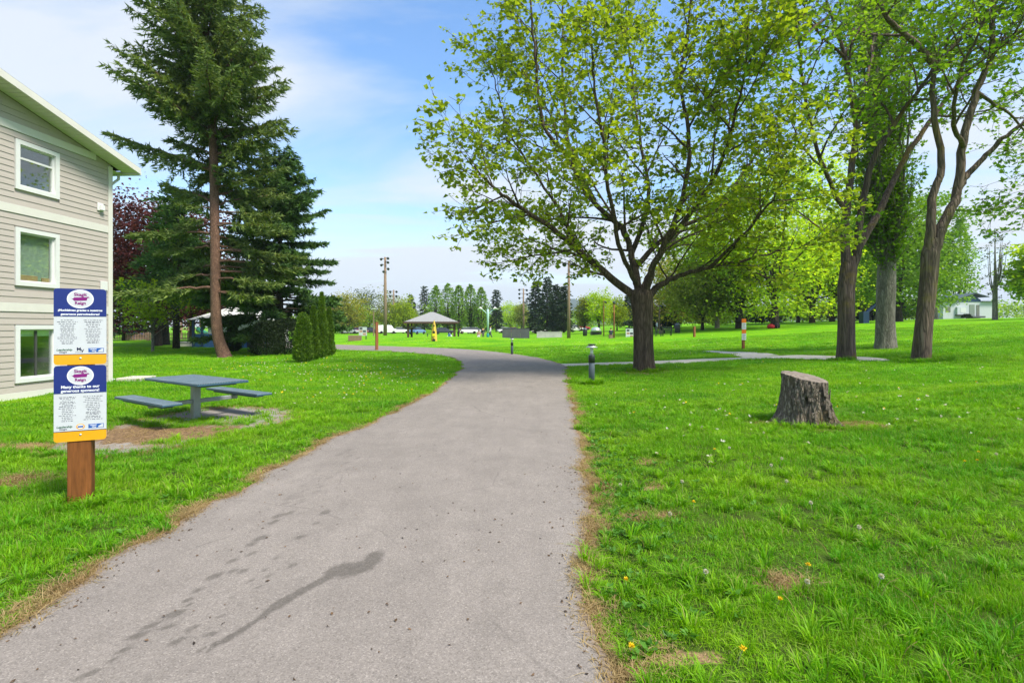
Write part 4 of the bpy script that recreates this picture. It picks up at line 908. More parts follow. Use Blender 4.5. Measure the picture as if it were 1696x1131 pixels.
big_tree('maple_tree', 'largest leaning mossy trunked maple forking twice near right edge', (1526, 598), [(1531, 530, 0), (1538, 460, 0), (1541, 420, 0), (1546, 395, 0)], [.30, .28, .25, .25, .26, .17],
  [([(1540, 430, 0), (1540, 380, 0), (1544, 329, 0), (1560, 263, 0), (1546, 181, .1), (1552, 110, .1), (1596, 60, .2), (1640, -10, .2)], .175, .045, 4),
   ([(1543, 430, 0), (1560, 375, 0), (1585, 323, 0), (1596, 236, 0), (1618, 153, 0), (1641, 93, 0), (1646, 0, 0), (1650, -70, 0)], .195, .06, 5),
   ([(1553, 112, .1), (1502, 60, -.3), (1464, 25, -.6), (1440, -30, -.8), (1400, -60, -1)], .12, .035, 4),
   ([(1587, 312, 0), (1604, 288, -.05), (1628, 264, -.2), (1661, 230, -.5), (1694, 205, -.8), (1750, 180, -1.2), (1810, 170, -1.5)], .13, .03, 8),
   ([(1640, 96, 0), (1665, 68, -.2), (1696, 49, -.5), (1750, 10, -.8)], .11, .03, 5),
   ([(1596, 245, 0), (1580, 205, -1.0), (1590, 120, -2.2), (1620, 60, -2.8), (1640, 0, -3.2)], .09, .02, 8),
   ([(1618, 153, 0), (1670, 190, 1.2), (1720, 240, 2.4), (1760, 320, 3.0)], .07, .015, 8),
   ([(1694, 205, -.8), (1730, 260, -1.2), (1745, 330, -1.5), (1755, 380, -1.6)], .05, .01, 7)], 'bark_right', 'leaf_right', 33, 10, .16, dict(flat=.6), keep=.62)
# poplar with many upright stems between them
g = G(1466, 577); D = g.y; pe = empty('poplar_tree', g, 0, 'grey barked poplar with many upright stems between the two mossy maples', 'tree'); m = MB()
trunk(m, [(g.x, g.y, g.z-.3), (g.x, g.y, g.z+.06)]+[tuple(P3(a, b, D)) for a, b in [(1466, 530), (1468, 480), (1469, 430), (1470, 370), (1471, 300)]], [.43, .41, .36, .37, .33, .22, .1], 28, .35, 8); m.build('trunk', M['bark_grey'], pe, True, True)
r = np.random.default_rng(44); segs, tips = [], []; PP = dict(MP); PP.update(n=[26, 5, 4, 3], len=[2.0, .9, .5, .3], ang=[.42, .6, .8, .9], up=[.1, .16, .05, 0], flat=1, floor=-9, max=2, leaf=1, r=[.03, .012, .007])
for k in range(15):
    a = r.uniform(0, 6.28); q = r.uniform(.1, .36); o = np.array([math.cos(a)*q, math.sin(a)*q, 0]); b0 = np.array(P3(1468, 485-r.uniform(0, 40), D))
    tp_ = [b0+o*.4, b0+o*1.7+UP*1.6, b0+o*3.4+UP*4.5, b0+o*4.2+UP*r.uniform(8, 10), b0+o*4.6+UP*r.uniform(12, 16)]
    limb(segs, tips, r, tp_, .14*r.uniform(.5, 1), .02, PP, 0, .08)
wood(segs).build('stems', M['bark_grey'], pe, True, True); leafobj('crown', leaves(r, tips, 10, .16, .08, .1, .85), M['leaf_poplar'], pe)
print('poplar', len(pe.children[-1].data.polygons))
# ------------------------------------------------------------------ conifers
def conifer(name, label, base, height, trunk_pts, trad, zlo, prof, bark, needle, seed, dens=1.0, tuftL=.2, droop=.25, gap=None, rise=0.):
    r = np.random.default_rng(seed); e = empty(name, base, 0, label, 'tree'); m = MB()
    C = trunk(m, trunk_pts, trad, 20, .3, seed, 8); m.build('trunk', M[bark], e, True, True)
    zb = C[:, 2]-base.z; segs = []; PT, DR = [], []; z = zlo; az = 0
    while z < height*.985:
        for k in range(r.integers(3, 6)):
            az += 2.4+r.normal(0, .4); L = prof(z, az)*r.uniform(.78, 1.12)
            if L < .25: continue
            zz_ = z+r.uniform(-.2, .2); c = np.array([np.interp(zz_, zb, C[:, i]) for i in range(3)]); c[2] = base.z+zz_
            o = np.array([math.cos(az), math.sin(az), 0]); n = max(5, int(L/.3)); t = np.linspace(0, 1, n+1)[:, None]
            up_ = rise+(.0 if z < 8 else .38)+.45*(z/height); pts = c+o*L*t+UP*(L*(up_*t-droop*2*t*t+droop*1.1*t**3)); pts[1:] += r.normal(0, .03, pts[1:].shape)
            segs.append((pts, np.linspace(.012+.014*L, .006, n+1), 0))
            nbr = int(L*9*dens); side = np.cross(UP, o)
            bare_ = .3 if z < height*.45 else .08
            if gap: bare_ = gap(z, az, bare_)
            for q in range(nbr):
                tt_ = bare_+(1-bare_)*((q+r.random())/max(nbr, 1)); f = tt_*n; i = min(int(f), n-1); p = pts[i]+(pts[i+1]-pts[i])*(f-i); sg_ = 1 if q % 2 else -1
                l = (.22+.30*L*(1-tt_)**.7*.75)*r.uniform(.6, 1.2); d = nrm(o*r.uniform(.5, 1)+side*sg_*r.uniform(.45, 1.1)+UP*r.normal(-.12, .2)); k2 = max(3, int(l/.085*dens))
                s_ = (np.arange(k2)+r.random())/k2*l; pp_ = p+d*s_[:, None]-UP*(.35*s_**2)[:, None]
                PT.append(pp_); DR.append(np.tile(d, (k2, 1)))
        z += .34+.10*(1-z/height)
    P = np.concatenate(PT); Dv = np.concatenate(DR); P = np.repeat(P, 3, 0); Dv = np.repeat(Dv, 3, 0); n = len(P)
    P = P+r.normal(0, .03, (n, 3)); d = Dv+r.normal(0, .55, (n, 3)); d[:, 2] -= .1; d /= np.linalg.norm(d, axis=1)[:, None]; s = tuftL*r.uniform(.6, 1.25, n)[:, None]
    u = np.cross(d, r.normal(0, 1, (n, 3))); u /= np.linalg.norm(u, axis=1)[:, None]; V = np.empty((n, 3, 3)); V[:, 0] = P-u*s*.16; V[:, 1] = P+u*s*.16; V[:, 2] = P+d*s
    wood(segs).build('branches', M[bark], e, True, True)
    o = put('crown', mesh_np('crown', V.reshape(-1, 3)-np.array(org(e)), [np.arange(3*n).reshape(-1, 3)]), M[needle], e); print(name, n); return e
g = G(368, 592); D = g.y
tpts = [(g.x+.25, g.y-.1, g.z-.3), (g.x+.12, g.y, g.z+.05)]+[tuple(P3(a, b, D)) for a, b in [(361, 555), (357, 500), (356, 400), (354, 270), (346, 130), (334, 0), (325, -160), (320, -330)]]
def prof1(z, az):
    left = math.cos(az) < 0
    front = math.sin(az) < -.35
    if z < 3.6: return 0
    if front and z < 11.5: return 0 if math.sin(az) < -.55 or z < 7 else 1.5
    if z < 8.5: return 4.9 if left else 4.2
    if z < 12.5: return 4.2+1.7*(left and math.sin(az) < .5)*(8.6 < z < 10.4)
    return (4.1 if left else 4.2)*max(.02, 1-(z-12.5)/16.5)**.85
conifer('spruce_tree', 'tall spruce with straight reddish bare lower trunk left of the path', g, 29.5, tpts, [.44, .33, .275, .25, .235, .21, .18, .13, .06, .02], 3.2, prof1, 'bark_red', 'needle', 4, 1.12, .27, .2, lambda z, az, b: (.3 if z < 8 else .16 if z < 11 else .03), .04)
g = Vector((-15.2, 33.5, Hs(-15.2, 33.5)))
conifer('fir_tree', 'dense dark green fir behind the spruce, branches reaching near the ground', g, 12.8, [(g.x, g.y, -.2), (g.x, g.y, .1), (g.x, g.y, 6), (g.x, g.y, 12.6)], [.3, .28, .18, .02], 1.6, lambda z, az: 5.2*(1-z/13.8)**.7, 'bark_dark', 'needle2', 9, 1.5, .28, .2, None, .02)
# arborvitae and hedges
def arbor(label, base, h, rad, mat, seed, n=9000, tip=.9, name='arborvitae', size=.12):
    r = np.random.default_rng(seed); e = empty(name, base, 0, label, 'shrub'); MB().tube([(0, 0, -.1), (0, 0, h*.5), (0, 0, h*.9)], [.06, .04, .01], 7).build('trunk', M['bark_dark'], e, True)
    t = r.random(n)**.85; a = r.uniform(0, 6.28, n); pr = np.clip((t+.04)/.14, 0, 1)**.5*np.clip(1-t, 0, 1)**tip
    bump_ = 1+.16*np.sin(a*5+t*17+seed)*np.sin(t*31+2*a)+.12*np.sin(a*3-t*9+seed*2); rr_ = rad*1.12*pr*bump_*(.55+.5*r.random(n)**.4)
    P = np.stack([rr_*np.cos(a), rr_*np.sin(a), .03+t*h*.97], 1); ov_ = np.stack([np.cos(a)*.5, np.sin(a)*.5, np.full(n, 1.25)], 1)
    V, Q = cards(r, P, size, 0, .42, ov_, .05); put('crown', mesh_np('crown', V, [Q]), M[mat], e); return e
for i_, (px, py, h, rd, lb) in enumerate([(502, 601, 2.25, .38, 'front rounded bright arborvitae, nearest of the row'), (519, 597, 2.65, .28, 'second arborvitae in the bright row behind the rounded one'), (533, 593, 3.5, .30, 'tallest pointed arborvitae in the bright row'), (545, 590, 2.7, .27, 'last arborvitae at the right end of the bright row')]):
    arbor(lb, G(px, py), h, rd, 'arbor', 60+i_, 9000, [.38, .6, .72, .6][i_])
arbor('small dark clipped column shrub just right of the spruce trunk', G(386, 583), 1.75, .42, 'arbor_dark', 71, 8000, .35, 'column_shrub', .1)
arbor('left half of the dark wide hedge beside the blue shed', G(442, 589), 1.95, .75, 'arbor_dark', 72, 9000, .25, 'dark_hedge', .11)
arbor('right half of the dark wide hedge behind the arborvitae row', G(472, 588), 2.1, .85, 'arbor_dark', 73, 9000, .25, 'dark_hedge', .11)
# ------------------------------------------------------------------ background trees
def round_tree(name, label, base, h, rad, trunk_h, trad, leaf, bark, seed, ncl=70, per=70, size=.28, flat=.75, group=None, lean=0, limbs=8, cat='tree', skirt=0.):
    """broadleaf tree: trunk, limbs reaching leaf clumps, clumps spread through an uneven crown"""
    r = np.random.default_rng(seed); e = empty(name, base, 0, label, cat, group); ch = h-trunk_h; cz = trunk_h+ch*.52
    c = []
    while len(c) < ncl:
        p = r.uniform(-1, 1, 3); q = np.linalg.norm(p*np.array([1, 1, 1])); 
        if q < 1 and (q > .35 or r.random() < .4): c.append(p)
    c = np.array(c); lob = 1+.22*np.sin(3*np.arctan2(c[:, 1], c[:, 0])+seed)+.15*np.sin(5*c[:, 2]+seed)
    P = c*np.array([rad, rad, ch*.52])*lob[:, None]; P[:, 2] += cz; P[:, 0] += lean*(P[:, 2]/h)
    P[:, 2] -= skirt*np.hypot(P[:, 0], P[:, 1])/max(rad, .1)
    m = MB(); n_ = 5; tp_ = [(0, 0, -.2), (0, 0, .05), (lean*.1, 0, trunk_h*.6), (lean*.2, 0, trunk_h), (lean*.5, 0, trunk_h+ch*.35), (lean*.8, 0, trunk_h+ch*.75)]
    trunk(m, tp_, [trad*1.25, trad*1.1, trad, trad*.9, trad*.55, trad*.15], 12, .3, seed, 4)
    for k in r.choice(ncl, min(limbs*3, ncl), replace=False):
        z0 = trunk_h*r.uniform(.75, 1)+ch*.45*r.random()**2; s0 = np.array([lean*z0/h*.8, 0, z0]); e_ = P[k]; mid = s0*.5+e_*.5+np.array([0, 0, -.08*h*r.random()]); m.tube(catmull([s0, mid, e_], 4), np.linspace(trad*.33, .015, 9), 5, False)
    m.build('trunk', M[bark], e, True)
    sp_ = rad*.24; L = np.repeat(P, per, 0)+r.normal(0, 1, (ncl*per, 3))*np.array([sp_, sp_, sp_*flat*.75])
    L = L[L[:, 2] > trunk_h*.6]
    V, Q = cards(r, L, size, .25, .8); put('crown', mesh_np('crown', V, [Q]), M[leaf], e); return e
def col_tree(name, label, base, h, rad, leaf, bark, seed, n=2600, size=.4, group=None, trunk_h=1.0, bare=0):
    r = np.random.default_rng(seed); e = empty(name, base, 0, label, 'tree', group); m = MB(); trunk(m, [(0, 0, -.2), (0, 0, .05), (0, 0, trunk_h), (0, 0, h*.5), (0, 0, h*.95)], [rad*.2, rad*.16, rad*.14, rad*.08, .02], 9, .3, seed, 4)
    st = []
    for k in range(16):
        a = r.uniform(0, 6.28); q = rad*r.uniform(.3, .85); z0 = trunk_h+r.uniform(-.3, .35)*h*.4; z0 = max(z0, trunk_h*.8); z1 = min(h*r.uniform(.55, .98), z0+h*.6); pts = catmull([(0, 0, z0), (q*math.cos(a)*.7, q*math.sin(a)*.7, z0+(z1-z0)*.35), (q*math.cos(a), q*math.sin(a), z1)], 5); m.tube(pts, np.linspace(rad*.06, .01, len(pts)), 4, False); st.append(pts)
    m.build('trunk', M[bark], e, True)
    t = r.random(n)**.8; a = r.uniform(0, 6.28, n); pr = np.clip(t/.22, .35, 1)*np.clip((1-t)*2.2, 0, 1)**.6; rr_ = rad*pr*(.35+.75*r.random(n)**.5)*(1+.25*np.sin(4*a+9*t+seed))
    P = np.stack([rr_*np.cos(a), rr_*np.sin(a), trunk_h*.7+t*(h-trunk_h*.7)], 1); k = np.sin(P[:, 0]*5/rad+seed)*np.sin(P[:, 2]*6.3+P[:, 1]*4/rad) > -.55+bare; P = P[k]
    V, Q = cards(r, P, size, -.3, .7); put('crown', mesh_np('crown', V, [Q]), M[leaf], e); return e
def far_conifer(label, base, h, rad, seed, leaf='needle_far', n=2600, size=.55, group='dark conifers behind the park', name='conifer_tree', low=.06):
    r = np.random.default_rng(seed); e = empty(name, base, 0, label, 'tree', group); MB().tube([(0, 0, -.2), (0, 0, h*.5), (0, 0, h)], [h*.022, h*.014, .02], 7).build('trunk', M['bark_dark'], e, True)
    nb_ = int(h*6); P, O = [], []
    for k in range(nb_):
        t = low+(1-low)*k/nb_; az = 2.4*k+r.normal(0, .3); L = rad*(1-t)**.6*r.uniform(.45, 1.25)*(1+.25*math.sin(az*2+seed+t*9))+.15; m_ = max(8, int(n/nb_*(.4+1.2*(1-t)))); f = r.random(m_)**.7
        p = np.stack([np.cos(az)*L*f, np.sin(az)*L*f, t*h+L*(.18*f-.38*f*f)], 1)+r.normal(0, .12+.05*L, (m_, 3))*np.array([1, 1, .5]); P.append(p); O.append(np.tile([math.cos(az), math.sin(az), .15], (m_, 1)))
    V, Q = cards(r, np.concatenate(P), size, .05, .38, np.concatenate(O)*1.2); put('crown', mesh_np('crown', V, [Q]), M[leaf], e); return e
def zat(py, D): return EYE-(py-CY)/F*D
def kp(D): return D/F
# park maples up the slope on the right (seen behind the big maple)
for a in [  # px, D, top py, half-width px, trunk_h, trad, leaf, seed, label
    (1283, 58, 255, 118, 2.6, .42, 'leaf_bright', 1, 'bright green maple on the slope with a red bundle at its foot'),
    (1226, 64, 290, 92, 2.4, .5, 'leaf_mid', 2, 'thick trunked maple on the slope straight behind the orange post'),
    (1163, 66, 395, 62, 2.0, .2, 'leaf_olive', 3, 'olive leaved tree with slim leaning dark trunk behind the red post'),
    (1188, 72, 400, 66, 1.9, .3, 'leaf_bright', 4, 'small forked grey trunk tree between the slim dark trunk and the slope maples'),
    (1118, 88, 430, 50, 1.8, .22, 'leaf_yellow', 5, 'yellow green tree right of the big maple trunk, above the dark bin'),
    (1345, 76, 275, 80, 2.4, .38, 'leaf_bright', 6, 'bright tree up the slope just left of the mauve barked maple'),
    (1378, 84, 350, 70, 2.2, .4, 'leaf_lime', 7, 'lime tree in the back row behind the mauve barked maple trunk'),
    (1322, 90, 380, 60, 2.2, .3, 'leaf_mid', 8, 'deeper green tree low in the back row left of the lime tree'),
    (1437, 82, 390, 55, 2.2, .45, 'leaf_mid', 9, 'dark crowned tree behind the blue slide'),
    (1487, 62, 330, 60, 2.2, .48, 'leaf_poplar', 10, 'reddish trunk tree just right of the grey poplar trunk'),
    (1546, 78, 330, 40, 3.0, .5, 'leaf_poplar', 11, 'tall green tree left of the white and navy house'),
    (1728, 50, 400, 40, 1.5, .3, 'leaf_bright', 12, 'bushy green tree cut by the right edge of the picture')]:
    px, D, ty, hw, th, tr, lf, sd_, lb = a; b_ = on(px, D); h = zat(ty, D)-b_.z
    round_tree('park_tree', lb, b_, h, hw*kp(D), th*.78, tr, lf, 'bark_grey' if sd_ in (4, 11) else 'bark_dark', 100+sd_, 110, 95, .36 if D < 70 else .42, .55, 'trees on the right-hand slope', [0, 0, -.8, .4][sd_] if sd_ < 4 else 0, skirt=.8)
col_tree('poplar_tree', 'narrow sparse grey poplar standing alone by the right edge', on(1648, 52), zat(380, 52)-on(1648, 52).z, 1.5, 'leaf_grey', 'bark_grey', 31, 2200, .2, None, 2.6, .85)
col_tree('poplar_tree', 'slim green poplar far behind, left of the white house roof', on(1590, 105), zat(365, 105)-on(1590, 105).z, 2.6, 'leaf_poplar', 'bark_dark', 32, 3000, .5, None, 1.5)
# low shrubs closing the back of the slope
for i_, (px, D, h, rd, lf) in enumerate([(1330, 100, 3.2, 4.5, 'leaf_mid'), (1262, 98, 2.8, 4, 'arbor_dark'), (1400, 96, 3, 4.5, 'arbor_dark'), (1445, 88, 3.4, 4, 'arbor_dark'), (1180, 96, 2.6, 4.5, 'leaf_mid'), (1090, 92, 2.2, 3.2, 'needle_far'), (1500, 84, 3.0, 3.6, 'leaf_mid')]):
    round_tree('shrub', ['mid green shrub at the back of the slope below the lime tree', 'dark shrub at the back of the slope behind the two maple trunks', 'dark shrub behind the mauve barked maple trunk', 'dark shrub behind the blue slide', 'mid green shrub behind the slim dark trunk', 'spiky dark green shrub right of the big maple trunk', 'mid green shrub right of the grey poplar trunk'][i_], on(px, D), h, rd, .3, .1, lf, 'bark_dark', 140+i_, 46, 60, .4, .9, 'shrubs behind the slope', cat='shrub')
# tree line across the park
TL = [('round', 575, 120, 490, 27, 'leaf_yellow', 'yellowish rounded tree at the left end of the far tree line'), ('round', 592, 135, 505, 24, 'leaf_mid', 'green tree right of the yellowish one in the far line'),
      ('round', 612, 145, 482, 36, 'leaf_grey', 'wide wispy grey green tree behind the tall floodlight pole'), ('round', 648, 132, 491, 27, 'leaf_olive', 'olive rounded tree right of the tall floodlight pole'),
      ('round', 668, 126, 500, 20, 'leaf_lime', 'brightest lime tree just left of the dark far conifers'), ('con', 681, 165, 489, 16, 0, 'shorter dark conifer left of the pavilion roof'),
      ('con', 703, 172, 474, 17, 0, 'taller dark conifer just behind the left side of the pavilion roof'), ('col', 722, 150, 474, 13, 0, 'first poplar of the far row, above the yellow obelisk'),
      ('col', 742, 155, 470, 14, 0, 'second poplar of the far row, above the pavilion'), ('col', 760, 150, 473, 14, 0, 'third poplar of the far row, right of the pavilion peak'),
      ('col', 779, 153, 472, 14, 0, 'fourth poplar of the far row, right of the pavilion'), ('col', 797, 150, 477, 13, 0, 'fifth poplar of the far row, left of the teal lamp'),
      ('round', 735, 160, 505, 30, 'leaf_mid', 'low green tree in front of the far poplar row behind the pavilion'), ('round', 785, 158, 508, 28, 'leaf_mid', 'low green tree below the poplars right of the pavilion'),
      ('con', 822, 158, 480, 15, 0, 'dark conifer just right of the teal lamp'), ('round', 845, 178, 503, 19, 'leaf_bright', 'bright rounded tree above the dark concrete wall'),
      ('round', 864, 170, 504, 14, 'leaf_olive', 'olive tree left of the group of tall conifers'), ('con', 887, 118, 466, 21, 0, 'left conifer of the tall dark group in the centre'),
      ('con', 906, 114, 460, 22, 0, 'tallest conifer of the dark group in the centre'), ('con', 921, 120, 472, 18, 0, 'third conifer of the dark group in the centre'),
      ('con', 934, 112, 474, 18, 0, 'right conifer of the dark group beside the pale light pole'), ('round', 968, 95, 494, 15, 'leaf_olive', 'slim young olive tree right of the pale light pole'),
      ('round', 992, 92, 478, 21, 'leaf_bright', 'fresh green young tree in front of the blue hills'), ('round', 1022, 98, 499, 14, 'leaf_lime', 'small lime tree behind the reddish pole'),
      ('con', 1042, 125, 488, 19, 0, 'dark conifer directly behind the big maple trunk'), ('round', 1078, 130, 505, 22, 'leaf_pink', 'pinkish blossoming tree just behind the big maple trunk'), ('round', 552, 128, 505, 20, 'leaf_pink', 'bare pinkish tree at the far left end of the line')]
for i_, (k_, px, D, ty, hw, lf, lb) in enumerate(TL):
    b_ = on(px, D); h = zat(ty, D)-b_.z; rd = hw*kp(D)
    if k_ == 'round': round_tree('park_tree', lb, b_, h, rd, h*.16, h*.025, lf, 'bark_dark', 200+i_, 60, 60, .42 if D > 110 else .3, .9, 'far tree line')
    elif k_ == 'con': far_conifer(lb, b_, h, rd, 200+i_, 'needle_far', 4200, .6)
    else: col_tree('poplar_tree', lb, b_, h, rd, 'leaf_poplar', 'bark_dark', 200+i_, 3400, .5, 'far poplar row', 1.2, .25+.1*(i_ % 3))
# deeper filler wood behind everything (reads as one mass)
r = np.random.default_rng(77); P = []
for px in np.arange(440, 1700, 5.5):
    D = r.uniform(205, 240); b_ = on(px, D); h = r.uniform(4.5, 8.5) if px < 1150 else r.uniform(6, 10); n = 120; P.append(np.stack([b_.x+r.normal(0, 2.4, n), b_.y+r.normal(0, 3, n), b_.z+h*r.random(n)**.8], 1))
V, Q = cards(r, np.concatenate(P), 1.0, .2, .8); tag(put('distant_wood', mesh_np('distant_wood', V, [Q]), M['leaf_mid']), 'distant band of mixed green woodland beyond the park', 'woodland', kind='stuff')
# left side behind the spruce
round_tree('plum_tree', 'dark red leaved plum tree behind the spruce beside the house', on(262, 44), 11.8, 5.2, 2.0, .3, 'leaf_red', 'bark_dark', 301, 150, 170, .26, .8)
round_tree('plum_tree', 'smaller dark red leaved tree further back left of the spruce trunk', on(318, 56), 7.5, 4.2, 2.0, .25, 'leaf_red', 'bark_dark', 302, 90, 130, .3, .8)
round_tree('lime_tree', 'small lime green tree with thin pale trunk on the lawn near house', G(253, 583), 4.9, 1.75, 1.2, .08, 'leaf_lime', 'bark_grey', 303, 46, 44, .2, .8)
round_tree('green_tree', 'dark green tree with thick trunk between lime tree and spruce', on(270, 47), 6.6, 3.2, 2.2, .45, 'leaf_mid', 'bark_dark', 304, 60, 60, .26, .8)
far_conifer('dark conifer between the house corner and the lime tree', on(205, 60), 9.5, 3.2, 305, 'needle_far', 5200, .45, None)
far_conifer('dense dark conifer behind the left branches of the spruce', on(292, 37), 11.5, 4.4, 306, 'needle2', 15000, .34, None, low=.30)
# ------------------------------------------------------------------ hills
def hill(name, pts, y0, label, mat):
    P = catmull(pts, 12); n = len(P); V = []
    r = np.random.default_rng(5)
    for k, (f, g_) in enumerate([(0, 0), (.35, .55), (.7, .85), (1, 1), (1.5, .6)]):
        for x, h in P: V.append((x*(1+.12*f), y0*(1+.25*f), h*g_*(1+.02*r.normal()) if k else -3))
    i = np.arange(4)[:, None]*n; j = np.arange(n-1)[None, :]; Q = np.stack([i+j, i+j+1, i+n+j+1, i+n+j], -1).reshape(-1, 4)
    tag(put(name, mesh_np(name, np.array(V), [Q]), mat, None, True), label, 'hill', kind='structure')
M['forest'] = pm('hill_forest', (.035, .062, .035), .4, .02, .95, .05, bump=.8, bscale=.15, bdist=6, kind='Object')
Dh = 1900.; k_ = Dh/F
hill('hill', [((px-CX)*k_, (CY-py)*k_*1.22) for px, py in [(500, 541), (600, 528), (700, 520), (830, 506), (870, 503), (900, 500), (945, 494), (1000, 492), (1040, 494), (1100, 503), (1250, 515), (1500, 530), (1800, 541)]], Dh, 'low wooded hill, blue with distance, behind the park trees', M['forest'])
# haze
hz_ = MB().box(-5000, 5000, -700, 5300, -6, 330); hm = bpy.data.materials.new('haze'); hm.use_nodes = True; t_ = hm.node_tree; t_.nodes.clear(); ho = t_.nodes.new('ShaderNodeOutputMaterial'); pv = t_.nodes.new('ShaderNodeVolumePrincipled')
pv.inputs['Color'].default_value = (.72, .83, .95, 1); pv.inputs['Density'].default_value = .00022; pv.inputs['Anisotropy'].default_value = .0; t_.links.new(pv.outputs[0], ho.inputs['Volume'])
tag(hz_.build('haze', hm), 'thin pale haze in the air', 'haze', kind='stuff')
# ------------------------------------------------------------------ park furniture and far things
M['brown'] = pm('dark_brown_timber', (.075, .045, .032), .25, 4, .8); M['metalroof'] = pm('pale_metal_roof', (.27, .27, .26), .08, 3, .5, .4)
M['teal'] = pm('teal_paint', (.02, .22, .22), .1, 4, .4); M['paleteal'] = pm('pale_teal_paint', (.40, .58, .58), .1, 4, .4); M['yellowboat'] = pm('yellow_shell', (.62, .42, .07), .12, 3, .5)
M['bluepaint'] = pm('blue_board', (.045, .135, .33), .12, 4, .6); M['navy'] = pm('navy_board', (.018, .05, .115), .12, 4, .6); M['red'] = pm('red_cloth', (.45, .02, .03), .15, 6, .7); M['black'] = pm('black_cloth', (.012, .012, .014), .2, 6, .7)
M['pinkwood'] = pm('pinkish_timber', (.42, .25, .19), .15, 4, .8); M['gslide'] = pm('green_plastic', (.02, .16, .10), .1, 4, .35); M['bplastic'] = pm('blue_plastic', (.02, .10, .42), .1, 4, .35)
M['skin'] = pm('skin', (.42, .23, .15), .1, 8, .6); M['hair'] = pm('hair', (.03, .02, .015), .3, 20, .6); M['greycloth'] = pm('grey_cloth', (.07, .075, .09), .15, 8, .9); M['palecloth'] = pm('pale_cloth', (.5, .55, .6), .08, 8, .9); M['navycloth'] = pm('navy_cloth', (.03, .04, .08), .15, 8, .9)
M['carglass'] = pm('car_glass', (.015, .02, .025), .1, 3, .08, .8); M['tyre'] = pm('tyre', (.012, .012, .012), .1, 9, .9); M['lampglass'] = pm('lamp_glass', (.55, .58, .6), .05, 3, .2, .6)
def paint(n, c): return pm(n, c, .04, 2, .22, .6, .0, .01)
# pavilion
D = 70; pv_ = on(716, D); k = kp(D); pav = empty('park_pavilion', pv_, .12, 'open park pavilion with pale hipped metal roof and brown timber posts', 'pavilion')
hw, he, ht = 3.55, zat(533.5, D)-pv_.z, zat(517, D)-pv_.z
m = MB(); m.add([(-hw, -hw, he), (hw, -hw, he), (hw, hw, he), (-hw, hw, he), (-.25, -.25, ht), (.25, -.25, ht), (.25, .25, ht), (-.25, .25, ht)], [(3, 2, 1, 0), (0, 1, 5, 4), (1, 2, 6, 5), (2, 3, 7, 6), (3, 0, 4, 7), (4, 5, 6, 7)]); rf = m.build('roof', M['metalroof'], pav)
for s_ in (-1, 1):
    MB().box(-hw-.03, hw+.03, s_*hw-.03, s_*hw+.03, he-.22, he+.03).build('fascia', M['brown'], rf); MB().box(s_*hw-.03, s_*hw+.03, -hw+.035, hw-.035, he-.22, he+.03).build('fascia', M['brown'], rf)
for q in range(-8, 9):
    if q: 
        x = q*hw/9; y0 = -hw; t0 = 1-abs(x)/hw; MB().tube([(x, -hw, he+.03), (x*1.0, -abs(x)-.05, he+.03+(ht-he)*(1-abs(x)/hw)*.93)], .025, 4).build('roof_rib', M['metalroof'], rf)
for sx in (-1, 1):
    for sy in (-1, 1):
        MB().box(-.14, .14, -.14, .14, -.1, he-.2).build('post', M['brown'], pav).location = (sx*(hw-.55), sy*(hw-.55), 0)
        MB().tube([(sx*(hw-.6), sy*(hw-.55), he-1.0), (sx*(hw-1.45), sy*(hw-.55), he-.25)], .09, 5).build('brace', M['greywood'], pav)
MB().box(-1.0, .9, -.4, .4, .68, .75).box(-.7, -.6, -.3, .3, 0, .68).box(.5, .6, -.3, .3, 0, .68).build('table', M['steel'], pav)
# yellow upright boat-shaped obelisk
yb = G(719, 565); D = yb.y; k = kp(D); e = empty('yellow_obelisk', yb, 0, 'pointed yellow boat shaped obelisk with dark round portholes before pavilion', 'sculpture')
Ht = (565-530)*k; pr = [(.0, .115*D/60), (.25, .105*D/60), (.5, .085*D/60), (.75, .055*D/60), (.92, .028*D/60), (1., .004)]
hwid = 5.2*k; V = []
for t, w_ in pr: ww = hwid*w_/(pr[0][1]); V += [(-ww, 0, t*Ht), (0, -ww*.6, t*Ht), (ww, 0, t*Ht), (0, ww*.6, t*Ht)]
n = len(pr); Q = [(i*4+j, i*4+(j+1) % 4, i*4+4+(j+1) % 4, i*4+4+j) for i in range(n-1) for j in range(4)]; MB().add(V, Q).build('hull', M['yellowboat'], e)
for t in (.74, .42, .05):
    ww = np.interp(t, [a for a, _ in pr], [b*hwid/pr[0][1] for _, b in pr]); rr_ = ww*.5
    o = MB().lathe([(rr_, 0), (rr_, .05), (rr_*.7, .06)], 14).build('porthole', M['charcoal'], e); o.location = (0, -ww*.5, t*Ht); o.rotation_euler = (R(90), 0, 0)
MB().box(-hwid*.5, hwid*.5, -hwid*.62, -hwid*.55, .24*Ht, .36*Ht).build('notice', pm('yellow_notice', (.75, .68, .02), .05), e)
# white and blue tent-like bin by the pavilion
b_ = on(745, 60); e = empty('play_tent', b_, 0, 'small white tent with a blue panel beside the pavilion', 'tent'); MB().add([(-.55, -.4, 0), (.55, -.4, 0), (.55, .4, 0), (-.55, .4, 0), (0, 0, .85)], [(3, 2, 1, 0), (0, 1, 4), (1, 2, 4), (2, 3, 4), (3, 0, 4)]).build('canvas', M['white'], e)
MB().box(-.15, .15, -.46, -.40, 0, .78).build('panel', M['bluepaint'], e)
